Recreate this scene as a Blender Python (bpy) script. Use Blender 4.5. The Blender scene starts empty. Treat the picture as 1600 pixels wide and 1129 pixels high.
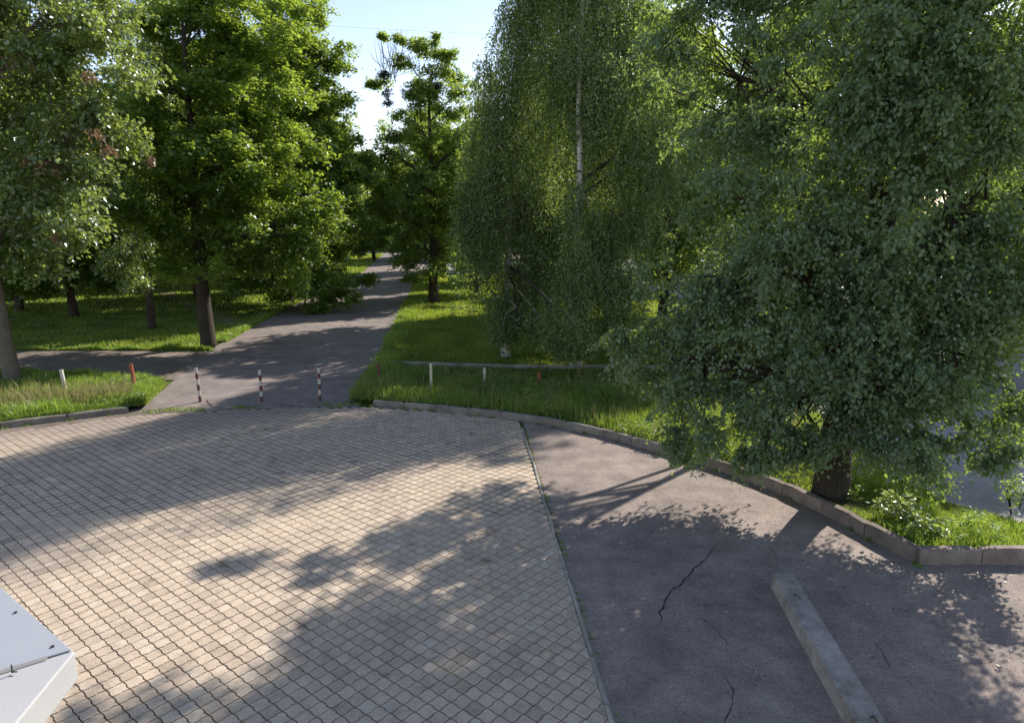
import bpy, math, random
import numpy as np
from mathutils import Vector, Matrix

# ------------------------------------------------------------------ camera, sky, sun, exposure
F = 1100.0                      # focal length in pixels of the 1600 px wide photograph
PITCH = math.atan(209.5 / F)
HC = 5.5                        # eye height above the forecourt
scene = bpy.context.scene
C = scene.collection
cam_d = bpy.data.cameras.new('camera'); cam = bpy.data.objects.new('camera', cam_d); C.objects.link(cam)
cam.location = (0, 0, HC); cam.rotation_euler = (math.pi / 2 - PITCH, 0, 0)
cam_d.sensor_width = 36; cam_d.lens = 36 * F / 1600; cam_d.clip_start = 0.05; cam_d.clip_end = 2000
scene.camera = cam

SUN_EL = 34.5; SUN_AZ = 39.0      # azimuth measured from straight ahead towards the right
world = bpy.data.worlds.new('World'); scene.world = world; world.use_nodes = True
wn = world.node_tree.nodes; wl = world.node_tree.links
sky = wn.new('ShaderNodeTexSky'); sky.sky_type = 'NISHITA'; sky.sun_disc = False
sky.sun_elevation = math.radians(SUN_EL); sky.sun_rotation = math.radians(SUN_AZ)
sky.air_density = 1.0; sky.dust_density = 0.2; sky.ozone_density = 1.0
tintn = wn.new('ShaderNodeMix'); tintn.data_type = 'RGBA'; tintn.blend_type = 'MULTIPLY'; tintn.inputs[0].default_value = 1; tintn.inputs[7].default_value = (1.15, .985, .94, 1)   # white balance
wl.new(sky.outputs[0], tintn.inputs[6]); wl.new(tintn.outputs[2], wn['Background'].inputs[0]); wn['Background'].inputs[1].default_value = 0.138
sun_d = bpy.data.lights.new('sun', 'SUN'); sun_d.energy = 5.0; sun_d.angle = math.radians(0.53); sun_d.color = (1.0, 0.925, 0.83)
sun = bpy.data.objects.new('sun', sun_d); C.objects.link(sun)
e, a = math.radians(SUN_EL), math.radians(SUN_AZ)
SUNV = Vector((math.sin(a) * math.cos(e), math.cos(a) * math.cos(e), math.sin(e)))
sun.rotation_euler = SUNV.to_track_quat('Z', 'Y').to_euler(); sun.location = (20, 20, 30)
scene.view_settings.view_transform = 'Standard'; scene.view_settings.look = 'None'
scene.view_settings.gamma = 1; scene.view_settings.use_curve_mapping = False
scene.view_settings.exposure = 0.72
scene.render.engine = 'CYCLES'
scene.cycles.max_bounces = 8; scene.cycles.transmission_bounces = 4; scene.cycles.diffuse_bounces = 4

rng = np.random.default_rng(7); random.seed(7)

# ------------------------------------------------------------------ helpers
def G(x, y, z=0.0):
    """point of the plane at height z seen at photograph pixel (x, y)"""
    u = (x - 800) / F; v = (y - 564.5) / F
    fw = math.cos(PITCH) - v * math.sin(PITCH); dn = math.sin(PITCH) + v * math.cos(PITCH)
    t = (HC - z) / dn
    return (u * t, fw * t)
def AT(x, y, Y):
    v = (y - 564.5) / F
    Z = HC - Y * (math.sin(PITCH) + v * math.cos(PITCH)) / (math.cos(PITCH) - v * math.sin(PITCH))
    fw = Y * math.cos(PITCH) - (Z - HC) * math.sin(PITCH)
    return ((x - 800) / F * fw, Y, Z)

def make_mesh(name, verts, faces, tint=None, mats=(), mat_idx=None, smooth=False):
    """faces: one (M,k) array, or a list of such arrays"""
    me = bpy.data.meshes.new(name)
    verts = np.ascontiguousarray(verts, dtype=np.float32)
    if not isinstance(faces, list): faces = [np.asarray(faces)]
    faces = [np.asarray(q, dtype=np.int32) for q in faces if len(q)]
    me.vertices.add(len(verts)); me.vertices.foreach_set('co', verts.ravel())
    tot = sum(q.size for q in faces); npoly = sum(len(q) for q in faces)
    me.loops.add(tot); me.loops.foreach_set('vertex_index', np.concatenate([q.ravel() for q in faces]))
    me.polygons.add(npoly)
    sizes = np.concatenate([np.full(len(q), q.shape[1], dtype=np.int32) for q in faces])
    starts = np.concatenate([[0], np.cumsum(sizes)[:-1]]).astype(np.int32)
    me.polygons.foreach_set('loop_start', starts)
    me.polygons.foreach_set('use_smooth', np.full(npoly, bool(smooth)))
    if mat_idx is not None: me.polygons.foreach_set('material_index', np.asarray(mat_idx, dtype=np.int32))
    for m in mats: me.materials.append(m)
    if tint is not None:
        at_ = me.attributes.new('tint', 'FLOAT', 'POINT'); at_.data.foreach_set('value', np.ascontiguousarray(tint, dtype=np.float32))
    me.update(calc_edges=True); me.validate()
    return me

def obj(name, me, parent=None, label=None, cat=None, group=None, kind=None):
    o = bpy.data.objects.new(name, me); C.objects.link(o)
    if parent is not None: o.parent = parent
    if label: o['label'] = label
    if cat: o['category'] = cat
    if group: o['group'] = group
    if kind: o['kind'] = kind
    return o
def thing(name, loc, label, cat, group=None, rz=0):
    o = bpy.data.objects.new(name, None); C.objects.link(o); o.location = loc; o.rotation_euler = (0, 0, rz)
    o.empty_display_size = .2
    o['label'] = label; o['category'] = cat
    if group: o['group'] = group
    return o
def copy_tree(o, parent=None):
    c = o.copy(); C.objects.link(c); c.parent = parent
    for ch in list(o.children): copy_tree(ch, c)
    return c

class Mesh:
    """collects small pieces of geometry"""
    def __init__(s): s.v = []; s.f = {}; s.n = 0; s.t = []
    def add(s, verts, faces, tint=0.5):
        verts = np.asarray(verts, dtype=float); s.v.append(verts)
        for q in faces: s.f.setdefault(len(q), []).append([i + s.n for i in q])
        s.n += len(verts); s.t.append(np.full(len(verts), tint))
    def box(s, c, size, rz=0, tint=.5, jitter=0, taper=0):
        x, y, z = [k / 2 for k in size]
        p = np.array([[i * x * (1 - taper * (k > 0)), j * y * (1 - taper * (k > 0)), k * z] for k in (-1, 1) for j in (-1, 1) for i in (-1, 1)])
        if jitter: p += rng.normal(0, jitter, p.shape)
        cr, sr = math.cos(rz), math.sin(rz)
        p = np.c_[p[:, 0] * cr - p[:, 1] * sr, p[:, 0] * sr + p[:, 1] * cr, p[:, 2]] + np.array(c)
        s.add(p, [(0, 2, 3, 1), (4, 5, 7, 6), (0, 1, 5, 4), (2, 6, 7, 3), (0, 4, 6, 2), (1, 3, 7, 5)], tint)
    def tube(s, pts, rad, sides=8, tint=.5, cap=True, wob=0):
        pts = np.asarray(pts, dtype=float); n = len(pts)
        d = np.gradient(pts, axis=0); d /= np.linalg.norm(d, axis=1)[:, None] + 1e-9
        up = np.array([0.3, 1, 0.1]); a1 = np.cross(d, up); a1 /= np.linalg.norm(a1, axis=1)[:, None] + 1e-9
        a2 = np.cross(d, a1); th = np.linspace(0, 2 * math.pi, sides, endpoint=False)
        rad = np.broadcast_to(rad, (n,))
        R = rad[:, None] * (1 + (rng.normal(0, wob, (n, sides)) if wob else 0))
        V = pts[:, None, :] + R[..., None] * (np.cos(th)[None, :, None] * a1[:, None, :] + np.sin(th)[None, :, None] * a2[:, None, :])
        fs = []
        for i in range(n - 1):
            for j in range(sides):
                k = (j + 1) % sides; fs.append((i * sides + j, i * sides + k, (i + 1) * sides + k, (i + 1) * sides + j))
        if cap: fs.append(tuple(range(sides))[::-1]); fs.append(tuple((n - 1) * sides + j for j in range(sides)))
        s.add(V.reshape(-1, 3), fs, tint)
    def build(s, name, mats, smooth=False):
        if not isinstance(mats, (list, tuple)): mats = [mats]
        return make_mesh(name, np.concatenate(s.v), [np.array(q) for q in s.f.values()], np.concatenate(s.t), mats, smooth=smooth)

# ------------------------------------------------------------------ materials
def new_mat(name):
    m = bpy.data.materials.new(name); m.use_nodes = True; nt = m.node_tree; nt.nodes.clear()
    out = nt.nodes.new('ShaderNodeOutputMaterial'); return m, nt, out
def N(nt, t, **kw):
    n = nt.nodes.new(t)
    for k, v in kw.items():
        if k.startswith('i_'):
            key = k[2:]; n.inputs[int(key) if key.isdigit() else key.replace('_', ' ')].default_value = v
        else: setattr(n, k, v)
    return n
def ramp(nt, src, stops):
    r = nt.nodes.new('ShaderNodeValToRGB'); e_ = r.color_ramp.elements
    while len(e_) < len(stops): e_.new(0.5)
    for q, (p, c) in zip(e_, stops): q.position = p; q.color = (*c, 1) if len(c) == 3 else c
    nt.links.new(src, r.inputs[0]); return r.outputs[0]
def mixc(nt, fac, a_, b_, mode='MIX'):
    n = nt.nodes.new('ShaderNodeMix'); n.data_type = 'RGBA'; n.blend_type = mode
    for s_, i in ((fac, 0), (a_, 6), (b_, 7)):
        if isinstance(s_, (int, float)): n.inputs[i].default_value = s_
        elif isinstance(s_, tuple): n.inputs[i].default_value = (*s_, 1)
        else: nt.links.new(s_, n.inputs[i])
    return n.outputs[2]
def noise(nt, scale, detail=4, rough=.55, vec=None, dim='3D'):
    n = N(nt, 'ShaderNodeTexNoise'); n.inputs['Scale'].default_value = scale; n.inputs['Detail'].default_value = detail; n.inputs['Roughness'].default_value = rough
    if vec is not None: nt.links.new(vec, n.inputs['Vector'])
    return n.outputs[0]
def pos(nt): return N(nt, 'ShaderNodeNewGeometry').outputs['Position']
def attr(nt, name='tint'): return N(nt, 'ShaderNodeAttribute', attribute_name=name).outputs['Fac']
def finish(nt, out, col, rough=.85, bump=None, bdist=.01, bstr=.5, spec=.3, metallic=0):
    p = N(nt, 'ShaderNodeBsdfPrincipled'); p.inputs['Roughness'].default_value = rough; p.inputs['Specular IOR Level'].default_value = spec; p.inputs['Metallic'].default_value = metallic
    if isinstance(col, tuple): p.inputs['Base Color'].default_value = (*col, 1)
    else: nt.links.new(col, p.inputs['Base Color'])
    if bump is not None:
        b = N(nt, 'ShaderNodeBump'); b.inputs['Distance'].default_value = bdist; b.inputs['Strength'].default_value = bstr
        nt.links.new(bump, b.inputs['Height']); nt.links.new(b.outputs[0], p.inputs['Normal'])
    nt.links.new(p.outputs[0], out.inputs[0]); return p

def leaf_mat(name, dark, light, trans, tfac=.42, gloss=.07, grough=.42):
    m, nt, out = new_mat(name)
    t = attr(nt)
    col = ramp(nt, t, [(0, dark), (.8, light), (1, tuple(min(1, k * 1.25) for k in light))])
    tcol = ramp(nt, t, [(0, tuple(k * .6 for k in trans)), (1, trans)])
    d = N(nt, 'ShaderNodeBsdfDiffuse'); nt.links.new(col, d.inputs[0])
    tr = N(nt, 'ShaderNodeBsdfTranslucent'); nt.links.new(tcol, tr.inputs[0])
    g = N(nt, 'ShaderNodeBsdfGlossy'); g.inputs['Roughness'].default_value = grough; g.inputs[0].default_value = (.9, .95, 1, 1)
    m1 = N(nt, 'ShaderNodeMixShader'); m1.inputs[0].default_value = tfac
    nt.links.new(d.outputs[0], m1.inputs[1]); nt.links.new(tr.outputs[0], m1.inputs[2])
    m2 = N(nt, 'ShaderNodeMixShader'); m2.inputs[0].default_value = gloss
    nt.links.new(m1.outputs[0], m2.inputs[1]); nt.links.new(g.outputs[0], m2.inputs[2])
    nt.links.new(m2.outputs[0], out.inputs[0]); return m
M_maple = leaf_mat('maple_leaf', (.045, .10, .02), (.13, .22, .035), (.52, .68, .07), .5, .07)
M_chest = leaf_mat('broad_leaf', (.05, .095, .03), (.15, .22, .06), (.48, .60, .10), .44, .10, .38)
M_brown = leaf_mat('browned_leaf', (.10, .055, .03), (.22, .13, .07), (.35, .2, .09), .35, .05)
M_birch = leaf_mat('birch_leaf', (.06, .11, .038), (.16, .23, .075), (.50, .66, .13), .5, .05)
M_pear = leaf_mat('drooping_leaf', (.05, .095, .048), (.145, .21, .11), (.46, .64, .09), .38, .055, .45)
M_far = leaf_mat('far_leaf', (.04, .085, .02), (.11, .19, .035), (.48, .64, .07), .5, .05)
M_dark = leaf_mat('dense_dark_leaf', (.02, .032, .02), (.035, .05, .028), (.06, .08, .03), .2, .03)
M_grass = leaf_mat('grass_blade', (.055, .115, .02), (.18, .27, .05), (.46, .62, .07), .45, .04)
M_lawn = leaf_mat('lawn_blade', (.055, .11, .02), (.17, .25, .035), (.50, .62, .06), .45, .04)
M_straw = leaf_mat('dry_grass', (.20, .18, .07), (.34, .29, .13), (.40, .35, .15), .4, .03)
M_litter = leaf_mat('fallen_leaf', (.10, .08, .05), (.42, .37, .25), (.3, .25, .1), .2, .05)

def bark_mat(name, c1, c2, sc=6):
    m, nt, out = new_mat(name)
    mp = N(nt, 'ShaderNodeMapping'); mp.inputs['Scale'].default_value = (1, 1, .18)
    nt.links.new(pos(nt), mp.inputs[0]); n1 = noise(nt, sc * 4, 6, .65, mp.outputs[0]); n2 = noise(nt, sc * .3, 3, .5, pos(nt))
    col = mixc(nt, .35, ramp(nt, n1, [(.3, c1), (.7, c2)]), ramp(nt, n2, [(.3, c1), (.7, c2)]))
    finish(nt, out, col, .9, n1, .03, .8, .15); return m
M_bark = bark_mat('bark', (.025, .02, .016), (.085, .07, .058))
M_bark_pale = bark_mat('pale_bark', (.10, .085, .065), (.24, .20, .16))
def birch_bark():
    m, nt, out = new_mat('birch_bark')
    mp = N(nt, 'ShaderNodeMapping'); mp.inputs['Scale'].default_value = (1, 1, 4.5)
    nt.links.new(pos(nt), mp.inputs[0]); n1 = noise(nt, 1.6, 5, .7, mp.outputs[0])
    finish(nt, out, ramp(nt, n1, [(.38, (.03, .028, .025)), (.46, (.5, .48, .44)), (.8, (.66, .64, .6))]), .75, n1, .02, .4); return m
M_birchbark = birch_bark()

def ground_mat():
    m, nt, out = new_mat('ground_soil'); P = pos(nt)
    a_ = noise(nt, .35, 5, .6, P); b_ = noise(nt, 9, 4, .7, P)
    c1 = ramp(nt, a_, [(.3, (.05, .085, .016)), (.55, (.085, .13, .022)), (.75, (.10, .12, .035))])
    c2 = ramp(nt, b_, [(.3, (.045, .075, .014)), (.7, (.12, .17, .03))])
    finish(nt, out, mixc(nt, .55, c1, c2), .95, b_, .04, .8, .1); return m
M_ground = ground_mat()
def bed_mat():
    m, nt, out = new_mat('bed_soil'); P = pos(nt); b_ = noise(nt, 7, 5, .7, P)
    finish(nt, out, ramp(nt, b_, [(.3, (.035, .04, .015)), (.7, (.08, .085, .03))]), .95, b_, .04, .8, .1); return m
M_bed = bed_mat()

def asphalt_mat(name, base, warm, dust=.5, scale=1.0):
    m, nt, out = new_mat(name); P = pos(nt)
    big = noise(nt, .28, 5, .6, P); mid = noise(nt, 1.7, 6, .65, P); fine = noise(nt, 55, 3, .7, P); gr = N(nt, 'ShaderNodeTexVoronoi'); gr.inputs['Scale'].default_value = 34; nt.links.new(P, gr.inputs['Vector'])
    c = ramp(nt, big, [(.32, base), (.68, warm)])
    c = mixc(nt, .45, c, ramp(nt, mid, [(.35, tuple(k * .72 for k in base)), (.65, tuple(min(1, k * 1.18) for k in warm))]))
    c = mixc(nt, .5, c, ramp(nt, fine, [(.35, (.30, .30, .30)), (.6, (1, 1, 1))]), 'MULTIPLY')
    c = mixc(nt, .6, c, ramp(nt, noise(nt, 16, 5, .75, P), [(.36, (.5, .5, .5)), (.52, (1, 1, 1))]), 'MULTIPLY')
    # pale grit scattered where wear collects it
    g1 = ramp(nt, gr.outputs['Distance'], [(.0, (1, 1, 1)), (.34, (0, 0, 0))]); g2 = ramp(nt, noise(nt, .9, 5, .7, P), [(.45, (0, 0, 0)), (.7, (1, 1, 1))])
    c = mixc(nt, mixc(nt, 1.0, g1, g2, 'MULTIPLY'), c, tuple(min(1, k * 1.9) for k in warm))
    # old tar cracks
    vc = N(nt, 'ShaderNodeTexVoronoi'); vc.feature = 'DISTANCE_TO_EDGE'; vc.inputs['Scale'].default_value = .42 * scale
    wv = N(nt, 'ShaderNodeVectorMath', operation='ADD'); nz = N(nt, 'ShaderNodeTexNoise'); nz.inputs['Scale'].default_value = 1.6; nz.inputs['Detail'].default_value = 6
    nt.links.new(P, nz.inputs['Vector']); nt.links.new(P, wv.inputs[0]); nt.links.new(nz.outputs['Color'], wv.inputs[1]); nt.links.new(wv.outputs[0], vc.inputs['Vector'])
    cr = ramp(nt, vc.outputs['Distance'], [(.0, (1, 1, 1)), (.007, (0, 0, 0))]); msk = ramp(nt, noise(nt, .5, 2, .5, P), [(.72, (0, 0, 0)), (.76, (1, 1, 1))])
    crm = mixc(nt, 1.0, cr, msk, 'MULTIPLY'); c = mixc(nt, crm, c, (.035, .033, .033))
    finish(nt, out, c, .9, fine, .006, .7, .25); return m
M_asph = asphalt_mat('forecourt_asphalt', (.20, .165, .148), (.385, .315, .27))
M_path = asphalt_mat('alley_asphalt', (.185, .158, .148), (.31, .26, .235))
M_road = asphalt_mat('road_asphalt', (.34, .33, .33), (.46, .44, .43))
M_dirt = asphalt_mat('trodden_earth', (.14, .115, .09), (.27, .22, .18))

def paver_mat(name, use_obj):
    m, nt, out = new_mat(name); P = pos(nt)
    if use_obj: t = N(nt, 'ShaderNodeObjectInfo').outputs['Random']
    else: t = attr(nt)
    c = ramp(nt, t, [(0, (.42, .345, .265)), (.15, (.50, .41, .315)), (.5, (.545, .45, .345)), (.8, (.57, .475, .365)), (.97, (.61, .52, .41)), (1, (.36, .30, .25))])
    big = noise(nt, .5, 5, .65, P); sp = noise(nt, 38, 4, .75, P); mid = noise(nt, 5, 5, .7, P)
    spot = noise(nt, 1.6, 3, .5, P)
    c = mixc(nt, 1.0, c, ramp(nt, spot, [(.24, (.55, .53, .52)), (.36, (1, 1, 1))]), 'MULTIPLY')
    c = mixc(nt, .75, c, ramp(nt, big, [(.30, (.76, .75, .76)), (.5, (.97, .95, .93)), (.7, (1, .97, .93))]), 'MULTIPLY')
    c = mixc(nt, .6, c, ramp(nt, sp, [(.32, (.42, .42, .42)), (.5, (1, 1, 1))]), 'MULTIPLY')
    c = mixc(nt, .5, c, ramp(nt, mid, [(.30, (.5, .49, .47)), (.55, (1, 1, 1))]), 'MULTIPLY')
    # dust and earth trodden over the far left corner
    sepx = N(nt, 'ShaderNodeSeparateXYZ'); nt.links.new(P, sepx.inputs[0])
    ma = N(nt, 'ShaderNodeMath', operation='MULTIPLY_ADD'); nt.links.new(sepx.outputs[0], ma.inputs[0]); ma.inputs[1].default_value = -.36; nt.links.new(sepx.outputs[1], ma.inputs[2])
    mb = N(nt, 'ShaderNodeMath', operation='ADD'); nt.links.new(ma.outputs[0], mb.inputs[0]); nb = N(nt, 'ShaderNodeMath', operation='MULTIPLY'); nt.links.new(mid, nb.inputs[0]); nb.inputs[1].default_value = 3.0; nt.links.new(nb.outputs[0], mb.inputs[1])
    mr = N(nt, 'ShaderNodeMapRange'); nt.links.new(mb.outputs[0], mr.inputs[0]); mr.inputs[1].default_value = 22.6; mr.inputs[2].default_value = 25.2; mr.inputs[4].default_value = .85
    c = mixc(nt, mr.outputs[0], c, (.27, .225, .19))
    finish(nt, out, c, .88, sp, .006, .7, .25); return m
M_pav_o = paver_mat('paver_single', True); M_pav_a = paver_mat('paver_mass', False)

def conc_mat(name, c1, c2, stain=(.08, .07, .06), moss=0.0):
    m, nt, out = new_mat(name); P = pos(nt)
    n1 = noise(nt, 3, 6, .65, P); n2 = noise(nt, 40, 4, .7, P); n3 = noise(nt, 1.1, 5, .7, P)
    c = ramp(nt, n1, [(.3, c1), (.7, c2)])
    c = mixc(nt, ramp(nt, n3, [(.52, (0, 0, 0)), (.7, (.7, .7, .7))]), c, stain)
    c = mixc(nt, .55, c, ramp(nt, n2, [(.32, (.45, .45, .45)), (.55, (1, 1, 1))]), 'MULTIPLY')
    c = mixc(nt, .7, c, ramp(nt, attr(nt), [(0, (.6, .6, .6)), (1, (1, 1, 1))]), 'MULTIPLY')
    finish(nt, out, c, .9, n2, .01, .8, .2); return m
M_kerb = conc_mat('kerb_concrete', (.20, .18, .155), (.36, .33, .28))
M_kerb_red = conc_mat('kerb_concrete_brown', (.20, .16, .135), (.35, .295, .25))
M_edge = conc_mat('edging_concrete', (.34, .32, .27), (.50, .47, .40))
M_beam = conc_mat('beam_concrete', (.24, .21, .18), (.50, .45, .395), (.09, .07, .055))
def paint_mat(name, col, rust=.8, rough=.5):
    m, nt, out = new_mat(name); P = pos(nt); n1 = noise(nt, 22, 5, .7, P); n2 = noise(nt, 6, 3, .5, P)
    c = mixc(nt, ramp(nt, n1, [(.62 - .1 * rust, (0, 0, 0)), (.70, (1, 1, 1))]), col, (.10, .05, .03))
    c = mixc(nt, .3, c, ramp(nt, n2, [(.3, (.6, .6, .6)), (.7, (1, 1, 1))]), 'MULTIPLY')
    finish(nt, out, c, rough, n1, .003, .4, .4); return m
M_white = paint_mat('white_paint', (.56, .54, .48)); M_red = paint_mat('dark_red_paint', (.14, .045, .035)); M_orange = paint_mat('faded_red_paint', (.30, .085, .045)); M_cream = paint_mat('cream_paint', (.60, .58, .42)); M_black = paint_mat('black_cap', (.03, .03, .03))
def render_mat(name, col, rough=.75, bumpscale=60, metal=0, spec=.4):
    m, nt, out = new_mat(name); P = pos(nt); n1 = noise(nt, bumpscale, 4, .6, P); n2 = noise(nt, 2.2, 5, .6, P)
    c = mixc(nt, .35, col, ramp(nt, n2, [(.3, (.72, .74, .76)), (.7, (1, 1, 1))]), 'MULTIPLY')
    finish(nt, out, c, rough, n1, .004, .35, spec, metal); return m
M_stucco = render_mat('white_stucco', (.40, .398, .395)); M_sheet = render_mat('painted_sheet_metal', (.33, .345, .375), .42, 8, 0, .5); M_seam = render_mat('grey_sealant', (.28, .27, .25)); M_screw = render_mat('dark_screw', (.04, .04, .04))

# ------------------------------------------------------------------ ground and hard surfaces
def poly_sheet(name, pts, z, mat, kind='structure'):
    """a flat sheet, fan-free n-gon"""
    import bmesh
    bm = bmesh.new(); vs = [bm.verts.new((p[0], p[1], z)) for p in pts]; f_ = bm.faces.new(vs)
    if f_.normal.z < 0 or True:
        bm.normal_update()
        if f_.normal.z < 0: f_.normal_flip()
    bmesh.ops.triangulate(bm, faces=[f_]); me = bpy.data.meshes.new(name); bm.to_mesh(me); bm.free(); me.materials.append(mat)
    return obj(name, me, kind=kind)

poly_sheet('ground', [(-600, -60), (600, -60), (600, 900), (-600, 900)], -.05, M_ground)
# strip between the paving and the asphalt
ST0 = np.array(G(816, 668)); ST1 = np.array(G(957, 1129)); sd = (ST1 - ST0) / np.linalg.norm(ST1 - ST0); ST1 = ST1 + sd * 6.5
curb_R = [(-4.35, 21.55), (-2.1, 20.82), (0, 19.95), (1.3, 19.15), (2.4, 18.25), (3.3, 17.3), (4.1, 16.4), (4.8, 15.5), (5.45, 14.65), (5.95, 13.6), (6.3, 12.5), (6.78, 10.95), (8.56, 10.93), (10.5, 10.9), (13.5, 10.9), (17, 10.95)]
curb_L = [(-24, 13.9), (-19, 16.6), (-14.3, 19.0), (-11.66, 20.72)]
far_edge = [(-24, 13.2), (-19, 15.9), (-14.2, 18.2), (-11.6, 20.1), (-9.5, 20.75), (-7.0, 21.15), (-4.6, 21.3), (-2.1, 20.7), (0.0, 19.85), (ST0[0], ST0[1])]
plaza = far_edge + [tuple(ST1), (ST1[0], -1.0), (-24, -1.0)]
poly_sheet('paving_bed', [(p[0], p[1] + .12) for p in far_edge[:-1]] + [(ST0[0], ST0[1] + .1), tuple(ST1), (ST1[0], -1.0), (-24, -1.0)], -.032, conc_mat('joint_sand', (.010, .009, .008), (.03, .026, .02)))
poly_sheet('forecourt_asphalt', [(ST0[0] + .0, ST0[1] + .9), (2.6, 18.25), (5.6, 14.7), (6.9, 11.05), (17, 11.0), (17, -1.0), (ST1[0], -1.0), tuple(ST1)], -.004, M_asph)
poly_sheet('alley_path', [(-9.9, 20.65), (-12.2, 21.4), (-12.0, 23.6), (-12.6, 26), (-14.0, 33), (-14.7, 40), (-15.9, 52), (-18.6, 88), (-27, 150), (-60, 170), (-60, 178), (20, 178), (10, 150), (-11.4, 84), (-8.1, 53.5), (-5.65, 28.5), (-5.1, 22.2), (-4.7, 21.3), (-7.0, 21.2)], -.008, M_path)
poly_sheet('dusty_verge', [(-26, 12.4), (-19, 15.2), (-14.0, 17.8), (-11.5, 19.7), (-9.8, 20.4), (-10.2, 22.0), (-11.9, 21.2), (-14.6, 19.2), (-19.3, 16.8), (-26, 13.6)], -.012, M_dirt)
poly_sheet('side_path', [(-12.4, 25.3), (-13.4, 31.3), (-22, 31.8), (-34, 30.5), (-45, 29), (-45, 26), (-30, 26.9), (-20, 27.2), (-14.5, 25.3)], -.012, M_dirt)
poly_sheet('footpath', [G(236, 452), G(262, 452), G(320, 478), G(400, 508), G(385, 528), G(345, 505), G(290, 480)], -.016, M_dirt)
poly_sheet('side_road', [(30, 12.2), (9.4, 12.3), (8.5, 13.6), (8.5, 15), (9.0, 20), (9.3, 26.5), (10.6, 28), (13, 39), (13.5, 60), (5, 84), (-9.8, 86), (-13.2, 104), (8, 122), (60, 140), (60, 12.4)], -.006, M_road)

# ---- pavers
def paver_outline():
    prof = [(0, 0), (.26, -.030), (.42, -.034), (.58, .034), (.74, .030)]
    P0, P1, P2, P3 = np.array([-.5, -.5]), np.array([.5, -.5]), np.array([.5, .5]), np.array([-.5, .5])
    # thin corners P0 and P2, fat corners P1 and P3
    pts = []
    def edge(a_, b_, inward_first):
        d = b_ - a_; nrm = np.array([d[1], -d[0]])          # outward for a counter-clockwise outline
        for t, o_ in prof:
            pts.append(a_ + d * t + nrm * (o_ if inward_first else -o_))
    edge(P0, P1, True); edge(P1, P2, False); edge(P2, P3, True); edge(P3, P0, False)
    return np.array(pts)
# angle and size of the laying pattern, measured on the ground plane
CELL = .1965; ANG = math.radians(49.6)
ux = np.array([math.cos(ANG), math.sin(ANG)]); uy = np.array([-math.sin(ANG), math.cos(ANG)])
node = np.array(G(584.6, 1045.7))
OUT = paver_outline() * CELL
# in grid axes: corners along ux+uy are toward/away; rotate so fat corners face the near and far side
OUTW = OUT[:, :1] * ux + OUT[:, 1:] * uy
OUTW = np.c_[OUT[:, 0] * ux[0] + OUT[:, 1] * (-uy[0]), OUT[:, 0] * ux[1] + OUT[:, 1] * (-uy[1])]
OUTW = OUTW[::-1]
def inside(pt, poly):
    x, y = pt; c = False; n = len(poly); j = n - 1
    for i in range(n):
        if (poly[i][1] > y) != (poly[j][1] > y) and x < (poly[j][0] - poly[i][0]) * (y - poly[i][1]) / (poly[j][1] - poly[i][1]) + poly[i][0]: c = not c
        j = i
    return c
def clip_line(poly, p, nrm):
    res = []
    for i in range(len(poly)):
        a_, b_ = poly[i], poly[(i + 1) % len(poly)]; da, db = np.dot(a_ - p, nrm), np.dot(b_ - p, nrm)
        if da >= 0: res.append(a_)
        if (da >= 0) != (db >= 0): res.append(a_ + (b_ - a_) * da / (da - db))
    return np.array(res)
snrm = np.array([sd[1], -sd[0]]);  snrm = snrm if np.dot(snrm, np.array([-5, 12]) - ST0) > 0 else -snrm
SP = ST0 + snrm * .035
def paver_mesh(outl, detail=True):
    n = len(outl); c = outl.mean(axis=0); s1 = c + (outl - c) * .918; s2 = c + (outl - c) * .90
    top = np.c_[s2, np.zeros(n)]; rim = np.c_[s1, np.full(n, -.002)]; bot = np.c_[s1, np.full(n, -.034)]
    if detail:
        V = np.concatenate([top, rim, bot]); k = 3
    else:
        V = np.concatenate([np.c_[s1, np.zeros(n)]]); k = 1
    fs = [tuple(range(n))]
    for r_ in range(k - 1):
        for i in range(n):
            j = (i + 1) % n; fs.append((r_ * n + j, r_ * n + i, (r_ + 1) * n + i, (r_ + 1) * n + j))
    return V, fs
pav = []
for i in range(-140, 140):
    for j in range(-140, 140):
        c = node + (i + .5) * CELL * ux + (j + .5) * CELL * uy
        if c[1] < 4.6 or c[1] > 22 or c[0] < -16.5 or c[0] > 2.2: continue
        dS = np.dot(c - SP, snrm)
        if dS < -.06: continue
        cc = c + snrm * .12 if dS < .12 else c
        if not inside(cc, plaza): continue
        if abs(c[0]) / max(c[1], .1) > .80 and c[0] < 0: continue
        pav.append((c, dS))
def visible_key(c):
    d = np.array([c[0], c[1] * math.cos(PITCH) + HC * math.sin(PITCH)]); v = F * (HC * math.cos(PITCH) - c[1] * math.sin(PITCH)) / (c[1] * math.cos(PITCH) + HC * math.sin(PITCH))
    px = 800 + F * c[0] / d[1]; py = 564.5 + v
    vis = -10 < px < 1610 and py < 1140 and not (px < 125 and py > 905)
    return vis, d[1]
keys = [visible_key(c) for c, _ in pav]
order = sorted([i for i in range(len(pav)) if keys[i][0]], key=lambda i: keys[i][1])[:300]
single = set(order)
plaza_o = thing('paved_forecourt', (0, 0, 0), 'forecourt paved with sandy wavy-edged concrete blocks, streaked by tree shadows', 'paving')
plaza_o['kind'] = 'structure'
del plaza_o['category']
full_me = make_mesh('paver', *[np.array(q) if k == 0 else None for k, q in enumerate([paver_mesh(OUTW)[0]])], faces=[np.array([paver_mesh(OUTW)[1][0]]), np.array(paver_mesh(OUTW)[1][1:])], mats=[M_pav_o])
mass = Mesh(); mass_tint = []
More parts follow.
